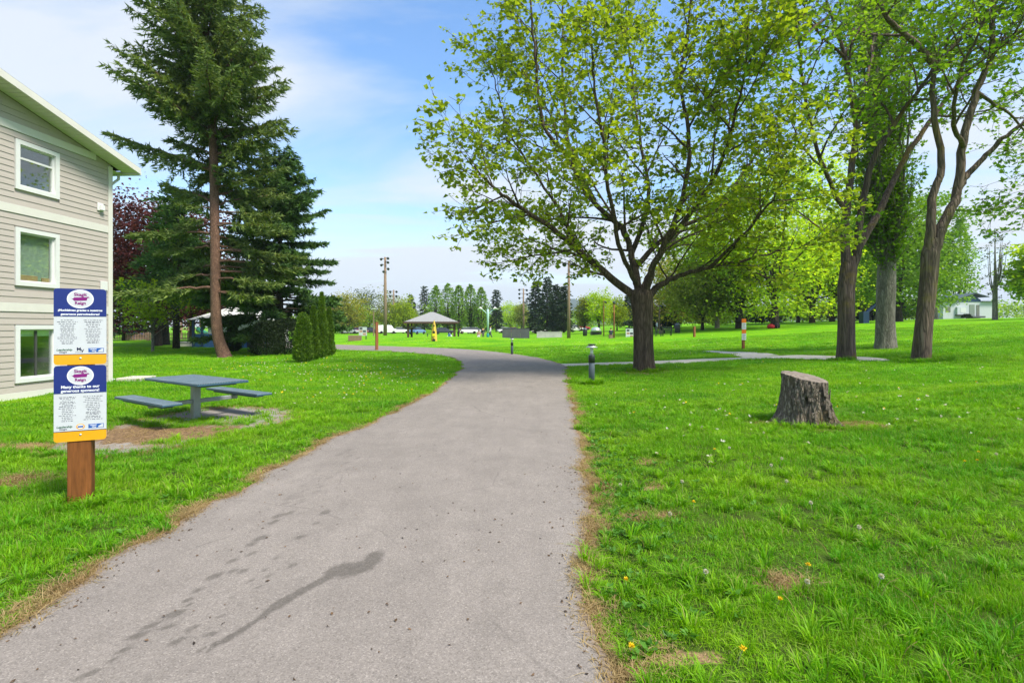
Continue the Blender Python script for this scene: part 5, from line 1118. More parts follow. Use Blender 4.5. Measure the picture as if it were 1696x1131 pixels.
# teal winged lamp sculpture
b_ = on(808, 62); D = 62; k = kp(D); e = empty('winged_lamp', b_, 0, 'pale teal pole with two winged arms standing right of the pavilion', 'sculpture'); H_ = zat(513, D)-b_.z
MB().lathe([(.17, -.1), (.17, .75), (.12, .8)], 12).build('base', M['teal'], e, True); MB().lathe([(.11, .8), (.12, H_*.7), (.16, H_*.8), (.14, H_), (.05, H_+.08)], 12).build('pole', M['paleteal'], e, True)
for s_ in (-1, 1):
    MB().tube(catmull([(s_*.1, 0, H_*.86), (s_*.55, 0, H_*.98), (s_*1.05, 0, H_*1.02)], 5), np.linspace(.06, .03, 11), 6).build('arm', M['paleteal'], e, True)
    wv = MB(); wv.add([(s_*.6, -.22, H_*1.02), (s_*1.0, -.25, H_*1.05), (s_*1.35, 0, H_*1.0), (s_*1.0, .25, H_*1.05), (s_*.6, .22, H_*1.02), (s_*.85, 0, H_*1.1)], [(0, 1, 5), (1, 2, 5), (2, 3, 5), (3, 4, 5), (4, 0, 5), (0, 4, 3, 2, 1)]); wv.build('wing', M['white'], e)
# concrete walls
def wallbox(px0, px1, top, D, mat, label, name):
    a, c = on(px0, D), on(px1, D); e = empty(name, ((a.x+c.x)/2, D, min(a.z, c.z)), 0, label, 'wall'); w_ = c.x-a.x; h = zat(top, D)-e.location.z
    n = max(3, int(w_/1.1))
    for q in range(n): MB().box(-w_/2+q*w_/n, -w_/2+(q+1)*w_/n-.015, -.15, .15, -.2, h).build('wall_panel', mat, e, bevel=.01)
    MB().box(-w_/2-.03, w_/2+.02, -.18, .18, h+.003, h+.07).build('coping', mat, e)
wallbox(832, 877, 544.5, 72, M['wallconc'], 'dark grey panelled concrete wall in the middle distance', 'concrete_wall'); wallbox(889, 931, 550, 74, M['wallpale'], 'low pale concrete wall right of the dark one', 'concrete_wall')
# posts
def postbox(px, py, top, w_, mat, label, cat='post', name='wooden_post', parts=()):
    b_ = G(px, py); k = kp(b_.y); h = (py-top)*k; e = empty(name, b_, .4, label, cat); MB().box(-w_/2, w_/2, -w_/2, w_/2, -.2, h).build('post', mat, e, bevel=.008)
    MB().box(-w_/2-.01, w_/2+.01, -w_/2-.01, w_/2+.01, h+.002, h+.03).build('cap', mat, e); return e, k, h
postbox(624, 580, 534, .19, M['redwood'], 'square reddish brown timber post on the lawn inside the bend')
postbox(1150, 558, 541, .16, M['redwood'], 'short rust red post at the foot of the slope')
e, k, h = postbox(1231, 578, 540, .13, M['redwood'], 'timber post stacked with orange and white signs by the walk', 'sign', 'trail_sign'); e.rotation_euler[2] = .05
for a, c, mt_, nm in [(528, 534.5, 'orange', 'orange_plate'), (534.8, 545.5, 'signwhite', 'white_plate'), (546, 552, 'orange', 'orange_plate'), (552.3, 563, 'signwhite', 'white_plate')]:
    z1, z0 = (578-a)*k, (578-c)*k; o = MB().box(-3.6*k, 3.6*k, -.09, -.07, z0, z1).build(nm, M[mt_], e)
    if mt_ == 'signwhite':
        for q in range(5): MB().box(-2.6*k, (2.6-(q % 3)*.7)*k, -.093, -.0905, z1-(q+1)*(z1-z0)/6-.015, z1-(q+1)*(z1-z0)/6+.01).build('print_line', M['steel'], o)
MB().box(-.05, .05, -.05, .05, h, (578-528.5)*k).build('upper_post', M['redwood'], e)
# information boards and box planter
def board_kiosk(px, py, top, wpx, D, label, mat):
    b_ = on(px, D); k = kp(D); e = empty('notice_board', b_, 0, label, 'notice board'); w_ = wpx*k; z1 = zat(top, D)-b_.z; z0 = zat(py, D)-b_.z
    MB().box(-w_/2, w_/2, -.04, .04, z0, z1).build('panel', mat, e); MB().box(-w_/2-.06, w_/2+.06, -.07, .07, z1+.002, z1+.09).build('hood', M['charcoal'], e)
    for s_ in (-1, 1): MB().box(-.05, .05, .045, .13, -.1, z1).build('leg', M['charcoal'], e).location = (s_*(w_/2-.12), 0, 0)
    for q in range(3):
        for j in range(2): MB().box(-w_*.42+j*w_*.44, -w_*.04+j*w_*.44, -.046, -.041, z0+(z1-z0)*(.08+.3*q), z0+(z1-z0)*(.30+.3*q)).build('poster', M[['palecloth', 'pinkwood', 'greycloth'][(q+j) % 3]], e)
board_kiosk(601, 556, 541, 13, 66, 'grey notice board with posters left of the timber post', M['signpale']); board_kiosk(1043, 560, 544, 13, 60, 'blue white notice board just left of the big maple trunk', M['signwhite'])
b_ = on(588, 50); e = empty('timber_planter', b_, .2, 'low timber box planter at the edge of the far path', 'planter')
for q in range(4): MB().box(-.6, .6, -.4, .4, q*.13, q*.13+.12).build('plank', M['greywood'], e)
# floodlight and lamp poles
def pole(px, D, top, r0, mat, label, heads, hs=.35, name='floodlight_pole', arms=True):
    b_ = on(px, D); H_ = zat(top, D)-b_.z; e = empty(name, b_, 0, label, 'light pole'); MB().tube([(0, 0, -.2), (0, 0, H_*.5), (0, 0, H_)], [r0, r0*.8, r0*.55], 10).build('pole', M[mat], e, True)
    for i_, (dx, dz) in enumerate(heads):
        if arms: MB().tube([(0, 0, H_-dz), (dx*.8, 0, H_-dz)], .05, 5).build('arm', M['charcoal'], e)
        o = MB().lathe([(hs*.35, -.12), (hs*.75, .1), (hs, .42), (hs*.9, .45)], 12).build('floodlight', M['charcoal'], e, True); o.location = (dx, -.1, H_-dz); o.rotation_euler = (R(115), 0, R(20)*(1 if dx > 0 else -1))
pole(638, 95, 426, .36, 'greywood', 'tallest floodlight pole with a cluster of lamps left of centre', [(-.55, .3), (.5, .15), (-.5, 1.4), (.5, .9), (.55, 2.1), (-.1, 2.6)], .25)
pole(652, 130, 480, .3, 'greywood', 'second floodlight pole just right of the tallest one', [(-.7, .4), (.7, .4), (-.7, 1.5), (.7, 1.5)], .3)
pole(867, 125, 478, .28, 'greywood', 'floodlight pole left of the tall conifer group', [(-.9, .2), (-.9, 1.2), (.7, .3), (.8, 1.3), (-.9, 2.2)], .28)
pole(942, 68, 432, .24, 'greywood', 'pale thick timber light pole rising into the big maple leaves', [(-.5, .4), (.5, .4)], .3)
pole(1017, 58, 500, .09, 'redwood', 'slim reddish pole with a small lamp near the seated person', [(.0, .0)], .14, arms=False); pole(1000, 70, 498, .08, 'redwood', 'thinner reddish pole left of the lamp pole', [(.1, .1)], .12)
pole(1092, 66, 505, .10, 'greywood', 'pale thin pole right of the big maple trunk', [(.15, .1)], .15)
b_ = on(619, 90); e = empty('street_lamp', b_, 0, 'thin street lamp with flat head behind the timber post', 'street lamp'); H_ = zat(512, 90)-b_.z; MB().tube([(0, 0, -.1), (0, 0, H_)], [.12, .07], 8).build('pole', M['greywood'], e); MB().box(-.45, .45, -.15, .15, H_, H_+.1).build('lamp_head', M['white'], e, bevel=.02)
# black benches, bin
def bench(px, D, w_, label, rz):
    b_ = on(px, D); e = empty('park_bench', b_, rz, label, 'bench', 'black benches on the lawn')
    for q in range(4): MB().box(-w_/2, w_/2, -.22+q*.115, -.13+q*.115, .41, .45).build('seat_slat', M['charcoal'], e)
    for q in range(3): MB().box(-w_/2, w_/2, .24, .27, .53+q*.13, .63+q*.13).build('back_slat', M['charcoal'], e)
    for s_ in (-1, 1):
        MB().box(s_*w_*.4-.03, s_*w_*.4+.03, -.2, -.14, -.05, .41).build('leg', M['charcoal'], e); MB().box(s_*w_*.4-.03, s_*w_*.4+.03, .28, .33, -.05, .9).build('leg', M['charcoal'], e)
bench(1104, 50, 1.0, 'black park bench with upright back right of the big maple trunk', -.5); bench(1092, 49, .9, 'lower black bench seen end on beside the big maple trunk', 1.1)
def bin_(px, D, label):
    b_ = on(px, D); e = empty('litter_bin', b_, 0, label, 'bin'); MB().lathe([(.27, 0), (.33, .1), (.34, .8), (.30, .9)], 14).build('body', M['charcoal'], e, True); MB().lathe([(.34, .9), (.32, 1.0), (.2, 1.15), (.05, 1.2)], 14).build('lid', M['slate'], e, True)
bin_(1122, 62, 'dark round litter bin right of the black benches'); bin_(969, 76, 'dark rounded bin right of the pale light pole')
b_ = on(987, 78); e = empty('domed_grill', b_, 0, 'pale domed structure on a dark base in the middle distance', 'grill'); MB().lathe([(.8, .5), (.75, .8), (.5, 1.1), (.1, 1.2)], 16).build('dome', M['alu'], e, True); MB().box(-.8, .8, -.5, .5, 0, .49).build('base', M['charcoal'], e)
# blue play slide behind the poplar
b_ = on(1431, 60); e = empty('blue_slide', b_, 0, 'dark blue slide with a raised diagonal chute behind grey poplar trunk', 'slide'); MB().box(-.35, .35, -.4, .4, -.1, 1.35).build('tower', M['navy'], e, bevel=.02)
for s_ in (-.3, .3): MB().tube([(.3, s_, 1.3), (1.9, s_, 2.6)], .09, 6).build('rail', M['navycloth'], e)
MB().add([(.3, -.3, 1.2), (1.9, -.3, 2.5), (1.9, .3, 2.5), (.3, .3, 1.2), (.3, -.3, 1.26), (1.9, -.3, 2.56), (1.9, .3, 2.56), (.3, .3, 1.26)], [(0, 3, 2, 1), (4, 5, 6, 7), (0, 1, 5, 4), (2, 3, 7, 6)]).build('chute', M['bluepaint'], e); MB().box(1.75, 1.95, -.3, .3, -.1, 2.5).build('leg', M['navy'], e)
# red and black bundle by the slope maple
b_ = on(1281, 56.5); e = empty('bags', b_, 0, 'red and black bags lying at the foot of the slope maple', 'bags'); MB().lathe([(.3, 0), (.42, .15), (.36, .35), (.15, .48)], 10, (-.28, 0, 0)).build('red_bag', M['red'], e, True); MB().lathe([(.35, 0), (.42, .3), (.3, .6), (.1, .75)], 10, (.35, .1, 0)).build('black_bag', M['black'], e, True)
# ------------------------------------------------------------------ blue and white shed, fence, playground at left
D = 41; b_ = on(392, D); sh = empty('blue_shed', b_, 0, 'blue and white shed with pale gabled roof behind the spruce trunk', 'shed'); W_ = 6.4; H1 = 2.35
for q in range(7): MB().box(-W_/2+.9, W_/2-.8, -.03, 0, q*.155, q*.155+.145).build('lower_board', M['bluepaint'], sh)
MB().box(-W_/2+.9, W_/2-.8, .002, 4, -.1, H1).build('wall', M['white'], sh); MB().box(-W_/2-.3, -W_/2+.9, -.03, .05, -.1, 1.07).build('low_wall', M['bluepaint'], sh)
m = MB(); m.add([(-W_/2-.5, -.5, H1-.15), (W_/2-.5, -.5, H1-.15), (W_/2-.5, 4.4, H1-.15), (-W_/2-.5, 4.4, H1-.15), (-W_/2+2.4, 1.9, H1+1.15), (W_/2-2.4, 1.9, H1+1.15)], [(3, 2, 1, 0), (0, 1, 5, 4), (1, 2, 5), (2, 3, 4, 5), (3, 0, 4)]); m.build('roof', pm('pale_roof', (.52, .53, .52), .06, 3), sh)
MB().box(-W_/2-.2, -W_/2-.05, -.3, -.15, -.1, H1-.16).build('post', M['navy'], sh); MB().box(-W_/2+.5, -W_/2+.62, -.3, -.15, -.1, H1-.16).build('post', M['navy'], sh)
for px, w_, h, mt_, lb, nm in [(405, 1.5, 1.05, 'bluepaint', 'blue slatted bin beside the dark column shrub', 'blue_bin'), (424, 1.1, .75, 'greywood', 'brown box standing right of the blue bin', 'wooden_box')]:
    b2 = on(px, 39.2); e = empty(nm, b2, 0, lb, 'bin')
    for q in range(6): MB().box(-w_/2, w_/2, -.3, .3, q*h/6, (q+1)*h/6-.012).build('slat', M[mt_], e)
    MB().box(-w_/2-.03, w_/2+.03, -.33, .33, h, h+.05).build('lid', M[mt_], e)
b2 = on(320, 43); e = empty('concrete_block', b2, 0, 'low pale concrete ledge left of the blue shed', 'ledge'); MB().box(-1.1, 1.1, -.3, .3, -.1, .32).build('block', M['concrete'], e, bevel=.02); MB().box(-1.15, 1.15, -.34, .34, .322, .37).build('cap', M['wallpale'], e)
# picket fence
fe = empty('picket_fence', on(258, 60), 0, 'low weathered picket fence in front of the playground at left', 'fence'); pk = MB(); pk.add([(-.045, 0, 0), (.045, 0, 0), (.045, .02, 0), (-.045, .02, 0), (-.045, 0, .85), (.045, 0, .85), (.045, .02, .85), (-.045, .02, .85), (0, 0, .95), (0, .02, .95)], [(0, 1, 5, 8, 4), (3, 7, 9, 6, 2), (0, 4, 7, 3), (1, 2, 6, 5), (4, 8, 9, 7), (5, 6, 9, 8)])
pme = pk.mesh('picket'); pme.materials.append(M['pinkwood'])
for q in range(64): put('picket', pme, None, fe, loc=(-5.8+q*.19, 0, .05+.02*((q*7) % 3)))
for z in (.25, .7): MB().box(-5.9, 6.4, .022, .06, z, z+.09).build('rail', M['greywood'], fe)
for q in range(6): MB().box(-.06, .06, .062, .18, -.1, 1.0).build('fence_post', M['greywood'], fe).location = (-5.8+q*2.4, 0, 0)
# playground
b2 = on(300, 68); e = empty('play_structure', b2, 0, 'pinkish timber play structure with a green slide behind the picket fence', 'play structure')
for x, y in [(0, 0), (1.6, 0), (0, 1.6), (1.6, 1.6)]: MB().box(x-.07, x+.07, y-.07, y+.07, 0, 2.9).build('post', M['pinkwood'], e)
MB().box(-.1, 1.7, -.1, 1.7, 1.2, 1.32).build('deck', M['pinkwood'], e); MB().add([(-.3, -.3, 2.9), (1.9, -.3, 2.9), (1.9, 1.9, 2.9), (-.3, 1.9, 2.9), (.8, .8, 3.7)], [(3, 2, 1, 0), (0, 1, 4), (1, 2, 4), (2, 3, 4), (3, 0, 4)]).build('roof', M['pinkwood'], e)
for q in range(7): MB().box(.0+q*.24, .06+q*.24, -.12, -.08, 1.32, 2.1).build('baluster', M['pinkwood'], e)
MB().tube([(1.7, .8, 1.3), (2.9, .5, .7), (3.9, .2, .55)], .35, 10).build('slide', M['gslide'], e, True)
for px, lb in [(214, 'left blue plastic play cube behind the picket fence'), (232, 'right blue plastic play cube behind the picket fence')]:
    b2 = on(px, 66); e = empty('play_cube', b2, .3, lb, 'play cube', 'blue play cubes'); MB().box(-.55, .55, -.5, .5, 0, 1.25).build('body', M['bplastic'], e, bevel=.08); MB().box(-.6, .6, -.55, .55, 1.26, 1.36).build('roof', M['palecloth'], e, bevel=.03); MB().box(-.25, .25, -.53, -.5, .1, .8).build('opening', M['navy'], e)
# ------------------------------------------------------------------ white and navy house on the right
D = 94; b_ = on(1606, D); k = kp(D); hs = empty('white_house', b_, 0, 'white bungalow with navy gable and pale door on the right horizon', 'house')
def hx(px): return (px-1606)*k
def hz2(py): return zat(py, D)-b_.z
zt = hz2(500); MB().box(hx(1562), hx(1645), 0, 6, -.6, zt).build('wall', pm('house_white', (.47, .50, .54), .04, 2, .6), hs)
fixn(MB().prism([(hx(1586), zt), (hx(1624), zt), (hx(1624), zt+.35), (hx(1612), hz2(489.5)), (hx(1588), zt+.7)], Matrix.Translation((0, -.06, .002)), .055).build('gable', M['navy'], hs))
rf = MB(); 
V = [(hx(1584), -.5, hz2(496)), (hx(1612), -.5, hz2(486.2)), (hx(1634), -.5, hz2(492.5))]; V += [(x, 6.5, z) for x, _, z in V]; V += [(x, y, z+.14) for x, y, z in V]
rf.add(V, [(0, 1, 4, 3), (1, 2, 5, 4), (6, 9, 10, 7), (7, 10, 11, 8), (0, 6, 7, 1), (1, 7, 8, 2), (3, 4, 10, 9), (4, 5, 11, 10), (0, 3, 9, 6), (2, 8, 11, 5)]); rfo = fixn(rf.build('roof', M['slate'], hs))
MB().box(hx(1555), hx(1585), -.4, 6.2, zt-.0, zt+.16).build('side_roof', M['slate'], hs); MB().box(hx(1625), hx(1648), -.4, 6.2, zt, zt+.16).build('side_roof', M['slate'], hs)
dr = MB().box(hx(1605.5), hx(1614), -.05, .0, hz2(523.5), hz2(504.5)).build('door', pm('grey_green_door', (.20, .24, .21), .06), hs); MB().box(hx(1613), hx(1613.5), -.08, -.05, hz2(514), hz2(513)).build('handle', M['steel'], dr)
MB().box(hx(1617), hx(1622), -.05, 0, hz2(523.5), hz2(505)).build('sidelight', M['room'], hs); MB().box(hx(1602), hx(1624), -1.0, -.07, hz2(526.5), hz2(523.6)).build('porch_step', M['wallconc'], hs)
wn_ = MB().box(hx(1583), hx(1597.5), -.35, 0, hz2(521), hz2(508.5)).build('bay_window', M['palecloth'], hs); MB().box(hx(1588), hx(1597), -.37, -.352, hz2(518), hz2(510)).build('pane', M['white'], wn_)
MB().box(hx(1582), hx(1598), -.3, 0, hz2(523), hz2(521.2)).build('sill', M['greycloth'], hs); MB().box(hx(1566), hx(1574), -.04, 0, hz2(517), hz2(508)).build('window', M['room'], hs); MB().box(hx(1602.5), hx(1608), -.08, -.062, hz2(494), hz2(491.5)).build('gable_vent', M['white'], hs)
arbor('low round dark shrub by the door of the white house', on(1601, 92.5), .7, .7, 'arbor_dark', 91, 1500, .3, 'round_shrub', .2)
# ------------------------------------------------------------------ people
def person(label, base, h, joints, rz, top, legs, hairm='hair', group='people in the park'):
    """joints: fractions of height, (x,z,y). Body is one skin-modified surface; the clothing colour follows material slots by height"""
    e = empty('person', base, rz, label, 'person', group); J = joints; names = list(J); idx = {n: i for i, n in enumerate(names)}
    V = [(J[n][0]*h, J[n][1]*h, J[n][2]*h) for n in names]
    E = [('pelvis', 'chest'), ('chest', 'neck'), ('neck', 'head'), ('head', 'crown'), ('chest', 'lsh'), ('lsh', 'lel'), ('lel', 'lha'), ('chest', 'rsh'), ('rsh', 'rel'), ('rel', 'rha'), ('pelvis', 'lhip'), ('lhip', 'lkn'), ('lkn', 'lan'), ('lan', 'lto'), ('pelvis', 'rhip'), ('rhip', 'rkn'), ('rkn', 'ran'), ('ran', 'rto')]
    me = bpy.data.meshes.new('body'); me.from_pydata(V, [(idx[a], idx[b]) for a, b in E], []); o = bpy.data.objects.new('body', me); COL.objects.link(o)
    md = o.modifiers.new('s', 'SKIN'); RR = dict(pelvis=.085, chest=.095, neck=.035, head=.055, crown=.045, lsh=.045, rsh=.045, lel=.032, rel=.032, lha=.022, rha=.022, lhip=.065, rhip=.065, lkn=.045, rkn=.045, lan=.03, ran=.03, lto=.022, rto=.022)
    for n in names: q = RR[n]*h; me.skin_vertices[0].data[idx[n]].radius = (q, q*(.75 if n in ('chest', 'pelvis') else 1))
    me.skin_vertices[0].data[idx['pelvis']].use_root = True; o.modifiers.new('d', 'SUBSURF').render_levels = 1; o.modifiers['d'].levels = 1
    dg = bpy.context.evaluated_depsgraph_get(); nm = bpy.data.meshes.new_from_object(o.evaluated_get(dg)); bpy.data.objects.remove(o)
    nm.materials.clear()
    for mm in ('skin', top, legs, 'black'): nm.materials.append(M[mm])
    P = {n: np.array(v) for n, v in zip(names, V)}; own = dict(pelvis=2, chest=1, neck=0, head=0, crown=0, lsh=1, rsh=1, lel=1, rel=1, lha=0, rha=0, lhip=2, rhip=2, lkn=2, rkn=2, lan=2, ran=2, lto=3, rto=3)
    A = np.array([P[n] for n in names])
    for p in nm.polygons: c = np.array(p.center); p.material_index = own[names[int(np.argmin(((A-c)**2).sum(1)))]]; p.use_smooth = True
    put('body', nm, None, e); hd = P['head']; cr = P['crown']; mid = hd*.4+cr*.6; hr = MB(); q = .066*h
    hr.lathe([(q*.75, -.2*q), (q*1.0, .3*q), (q*.8, .9*q), (q*.35, 1.2*q)], 10, tuple(mid)); hr.build('hair', M[hairm], e, True); return e
STAND = dict(pelvis=(0, 0, .52), chest=(0, 0, .74), neck=(0, 0, .83), head=(0, -.01, .90), crown=(0, -.01, .96), lsh=(-.11, 0, .80), lel=(-.14, .01, .62), lha=(-.14, -.04, .46), rsh=(.11, 0, .80), rel=(.14, .01, .62), rha=(.14, -.04, .46), lhip=(-.055, 0, .49), lkn=(-.06, -.01, .28), lan=(-.06, .02, .045), lto=(-.07, -.07, .02), rhip=(.055, 0, .49), rkn=(.06, -.01, .28), ran=(.06, .02, .045), rto=(.07, -.07, .02))
WALK_ = dict(STAND); WALK_.update(lkn=(-.06, -.09, .29), lan=(-.06, -.10, .05), lto=(-.06, -.18, .03), rkn=(.06, .05, .28), ran=(.06, .17, .08), rto=(.06, .12, .03), lel=(-.15, .08, .63), lha=(-.14, .06, .48), rel=(.15, -.06, .63), rha=(.14, -.15, .52))
LEAN = dict(WALK_); LEAN.update(chest=(0, -.10, .72), neck=(0, -.17, .79), head=(0, -.21, .85), crown=(0, -.23, .91), lsh=(-.11, -.12, .77), rsh=(.11, -.12, .77), lel=(-.14, -.2, .62), lha=(-.12, -.3, .56), rel=(.14, -.2, .62), rha=(.12, -.3, .56))
SIT = dict(STAND); SIT.update(pelvis=(0, 0, .30), chest=(0, .0, .52), neck=(0, -.02, .61), head=(0, -.03, .68), crown=(0, -.03, .74), lsh=(-.11, 0, .58), rsh=(.11, 0, .58), lel=(-.14, -.02, .42), rel=(.14, -.02, .42), lha=(-.09, -.16, .33), rha=(.09, -.16, .33), lhip=(-.06, -.02, .28), rhip=(.06, -.02, .28), lkn=(-.07, -.25, .28), rkn=(.07, -.25, .28), lan=(-.07, -.24, .04), ran=(.07, -.24, .04), lto=(-.07, -.33, .02), rto=(.07, -.33, .02))
person('person in dark clothes leaning forward mid stride right of the pavilion', on(759, 62), 1.65, LEAN, R(60), 'greycloth', 'black'); person('person in brown top sitting left of the teal winged lamp', on(793, 62), 1.6, SIT, 0, 'pinkwood', 'palecloth')
person('person in dark top standing close left of the teal winged lamp', on(800, 66), 1.6, STAND, .4, 'black', 'greycloth'); person('person in pale shirt and dark trousers right of the teal winged lamp', on(812, 64), 1.75, WALK_, R(-70), 'palecloth', 'greycloth')
person('person in navy clothes sitting beside the slim reddish lamp pole', on(1012, 58), 1.5, SIT, R(180), 'navycloth', 'navycloth'); person('person in pale top standing right of the big maple trunk', on(1088, 64), 1.65, STAND, R(90), 'palecloth', 'black')
person('person in black sitting next to the one in the pale top', on(1095, 63), 1.6, SIT, R(90), 'black', 'black')
for px, D, rz in [(1012, 57.9, 0), (793, 61.9, 0), (1095, 62.9, 0)]:
    b_ = on(px, D); e = empty('stool', b_, rz, {1012: 'low timber block under the person in navy', 793: 'low timber block under the person in brown top', 1095: 'low timber block under the person in black'}[px], 'seat', 'timber block seats'); MB().box(-.22, .22, -.1, .3, -.05, .36).build('block', M['greywood'], e, bevel=.02); MB().box(-.23, .23, -.11, .31, .362, .40).build('top_plank', M['greywood'], e)
# ------------------------------------------------------------------ parked cars
def car(label, b_, rz, mat, L=4.5, van=False):
    e = empty('parked_car', b_, rz, label, 'car', 'cars parked beyond the park'); s = L/4.5
    sec = [(-2.25, .45, .78), (-2.1, .35, .92), (-1.3, .3, 1.0), (-.9, .3, 1.02), (.9, .3, 1.0), (1.9, .32, .85), (2.2, .42, .68)] if not van else [(-2.25, .4, 1.9), (-2.1, .35, 2.0), (-1, .3, 2.05), (.9, .3, 2.0), (1.4, .3, 1.25), (2.0, .35, 1.1), (2.2, .42, .8)]
    V = []
    for x, z0, z1 in sec: V += [(x*s, -.86, z0), (x*s, .86, z0), (x*s, .88, (z0+z1)/2), (x*s, .80, z1), (x*s, -.80, z1), (x*s, -.88, (z0+z1)/2)]
    n = len(sec); Q = [(i*6+j, i*6+(j+1) % 6, i*6+6+(j+1) % 6, i*6+6+j) for i in range(n-1) for j in range(6)]; m = MB(); m.add(V, Q+[tuple(range(5, -1, -1)), tuple(range(6*n-6, 6*n))]); fixn(m.build('body', mat, e))
    if not van:
        c = MB(); c.add([(-1.7*s, -.78, .98), (1.15*s, -.78, .97), (1.15*s, .78, .97), (-1.7*s, .78, .98), (-1.2*s, -.62, 1.42), (.35*s, -.62, 1.45), (.35*s, .62, 1.45), (-1.2*s, .62, 1.42)], [(0, 1, 5, 4), (1, 2, 6, 5), (2, 3, 7, 6), (3, 0, 4, 7)]); c.build('windows', M['carglass'], e)
        MB().box(-1.22*s, .37*s, -.63, .63, 1.42, 1.48).build('roof', mat, e, bevel=.02)
    else: MB().box(1.0, 1.38, -.7, .7, 1.35, 1.85).build('windows', M['carglass'], e)
    for sx in (-1.4, 1.4):
        for sy in (-.8, .8): o = MB().lathe([(.2, -.1), (.33, -.1), (.33, .1), (.2, .1)], 14).build('wheel', M['tyre'], e, True); o.location = (sx*s, sy, .33); o.rotation_euler = (R(90), 0, 0)
    for sy in (-.6, .6): MB().box(2.12*s, 2.22*s, sy-.15, sy+.15, .62, .74).build('headlight', M['lampglass'], e)
cw, cs_, cr_, cb_, cd_ = paint('car_white', (.68, .69, .70)), paint('car_silver', (.35, .36, .38)), paint('car_red', (.34, .03, .03)), paint('car_blue', (.12, .22, .42)), paint('car_dark', (.03, .035, .045))
for px, D, mt_, rz, lb in [(579, 116, cs_, 0, 'silver parked car left of the notice board'), (593, 118, cr_, 0, 'red parked car between the silver car and notice board'), (614, 122, cd_, .1, 'dark parked car right of the notice board'), (641, 120, cw, .4, 'white van between the two floodlight poles'), (664, 124, cw, .2, 'white parked car left of the pavilion posts'), (691, 112, cb_, 1.2, 'light blue car seen through the pavilion'), (735, 112, cd_, .3, 'dark car seen through the right side of the pavilion'), (775, 118, cw, .2, 'white car right of the pavilion behind the people'), (787, 122, cs_, .5, 'silver car left of the teal winged lamp'), (838, 132, cw, .3, 'white car at the left end of the dark concrete wall'), (852, 130, cr_, .1, 'red car above the dark concrete wall'), (893, 128, cw, .2, 'white car left of the low pale wall'), (925, 126, cd_, .4, 'dark car above the low pale wall'), (952, 120, cw, .1, 'white car right of the pale light pole'), (963, 128, cr_, .3, 'red car tucked behind the white car right of the pole')]:
    car(lb, on(px, D), rz, mt_, 4.5, 'van' in lb)
# ------------------------------------------------------------------ small plants and litter in the foreground
def dandelion(px, py, kind, hgt, lean, seed, lab):
    g = G(px, py); r = random.Random(seed); e = empty('dandelion', g, r.uniform(0, 6.28), lab, 'dandelion', {'w': 'white dandelion clocks in the lawn', 'y': 'yellow dandelions in the lawn'}[kind])
    tx = lean*hgt; MB().tube(catmull([(0, 0, 0), (tx*.3, 0, hgt*.5), (tx, 0, hgt)], 4), .0022, 5).build('stem', M['stem'], e)
    q = np.random.default_rng(seed)
    if kind == 'w':
        n = 260; P = q.normal(0, 1, (n, 3)); P /= np.linalg.norm(P, axis=1)[:, None]; V, Q = cards(q, P*.007, .010, 0, .5, P*2.5, .02); o = put('seed_head', mesh_np('seed_head', V, [Q]), M['seed'], e, loc=(tx, 0, hgt+.012))
    else:
        n = 90; a = q.uniform(0, 6.28, n); el = q.uniform(.05, 1.2, n); P = np.stack([np.cos(a)*np.cos(el), np.sin(a)*np.cos(el), np.sin(el)], 1); V, Q = cards(q, P*.004, .014, 0, .3, P*3, .02); o = put('flower_head', mesh_np('flower_head', V, [Q]), M['petal'], e, loc=(tx, 0, hgt+.004))
WD = [(1164, 970, .07, 'white dandelion clock in the lower grass near the path'), (1422, 895, .07, 'white dandelion clock low in the middle of the right lawn'), (1452, 983, .08, 'white dandelion clock tipped sideways in the lower right lawn'), (1345, 850, .06, 'white dandelion clock in a loose line below the stump'), (1131, 822, .1, 'tall white dandelion clock near the path edge, above the plantain'), (1209, 752, .06, 'white dandelion clock at the upper middle of the right lawn'), (1291, 778, .1, 'white dandelion clock on a long stalk below the stump'), (1281, 790, .09, 'second white clock on a long stalk below the stump'), (1304, 812, .06, 'white dandelion clock below the pair of long stalks'), (1030, 815, .05, 'white dandelion clock close to the path edge'), (1266, 726, .06, 'white dandelion clock just under the left of the stump'), (1654, 766, .07, 'white dandelion clock near the right edge'), (1113, 865, .05, 'small white clock beside the plantain near the path'), (1340, 985, .05, 'ragged white clock in the lower right grass')]
for i_, (a, c, h, lb) in enumerate(WD): dandelion(a, c, 'w', h*1.25, .25, i_, lb)
YD = [(1187, 755, .05, 'yellow dandelion beside the upper white clock'), (1150, 848, .05, 'yellow dandelion near the tall white clock'), (1222, 1102, .05, 'yellow dandelion at the bottom beside the path corner'), (1050, 1090, .04, 'yellow dandelion nearest the path at the bottom'), (1285, 1010, .04, 'yellow dandelion by the bare soil patch in the lower lawn'), (1335, 958, .05, 'yellow dandelion right of the bare soil patch'), (1594, 776, .05, 'left of three yellow dandelions near the right edge'), (1618, 760, .05, 'top of three yellow dandelions near the right edge'), (1620, 774, .05, 'right of three yellow dandelions near the right edge'), (1037, 980, .04, 'yellow dandelion by the path edge half way down')]
for i_, (a, c, h, lb) in enumerate(YD): dandelion(a, c, 'y', h*1.6, .3, 50+i_, lb)
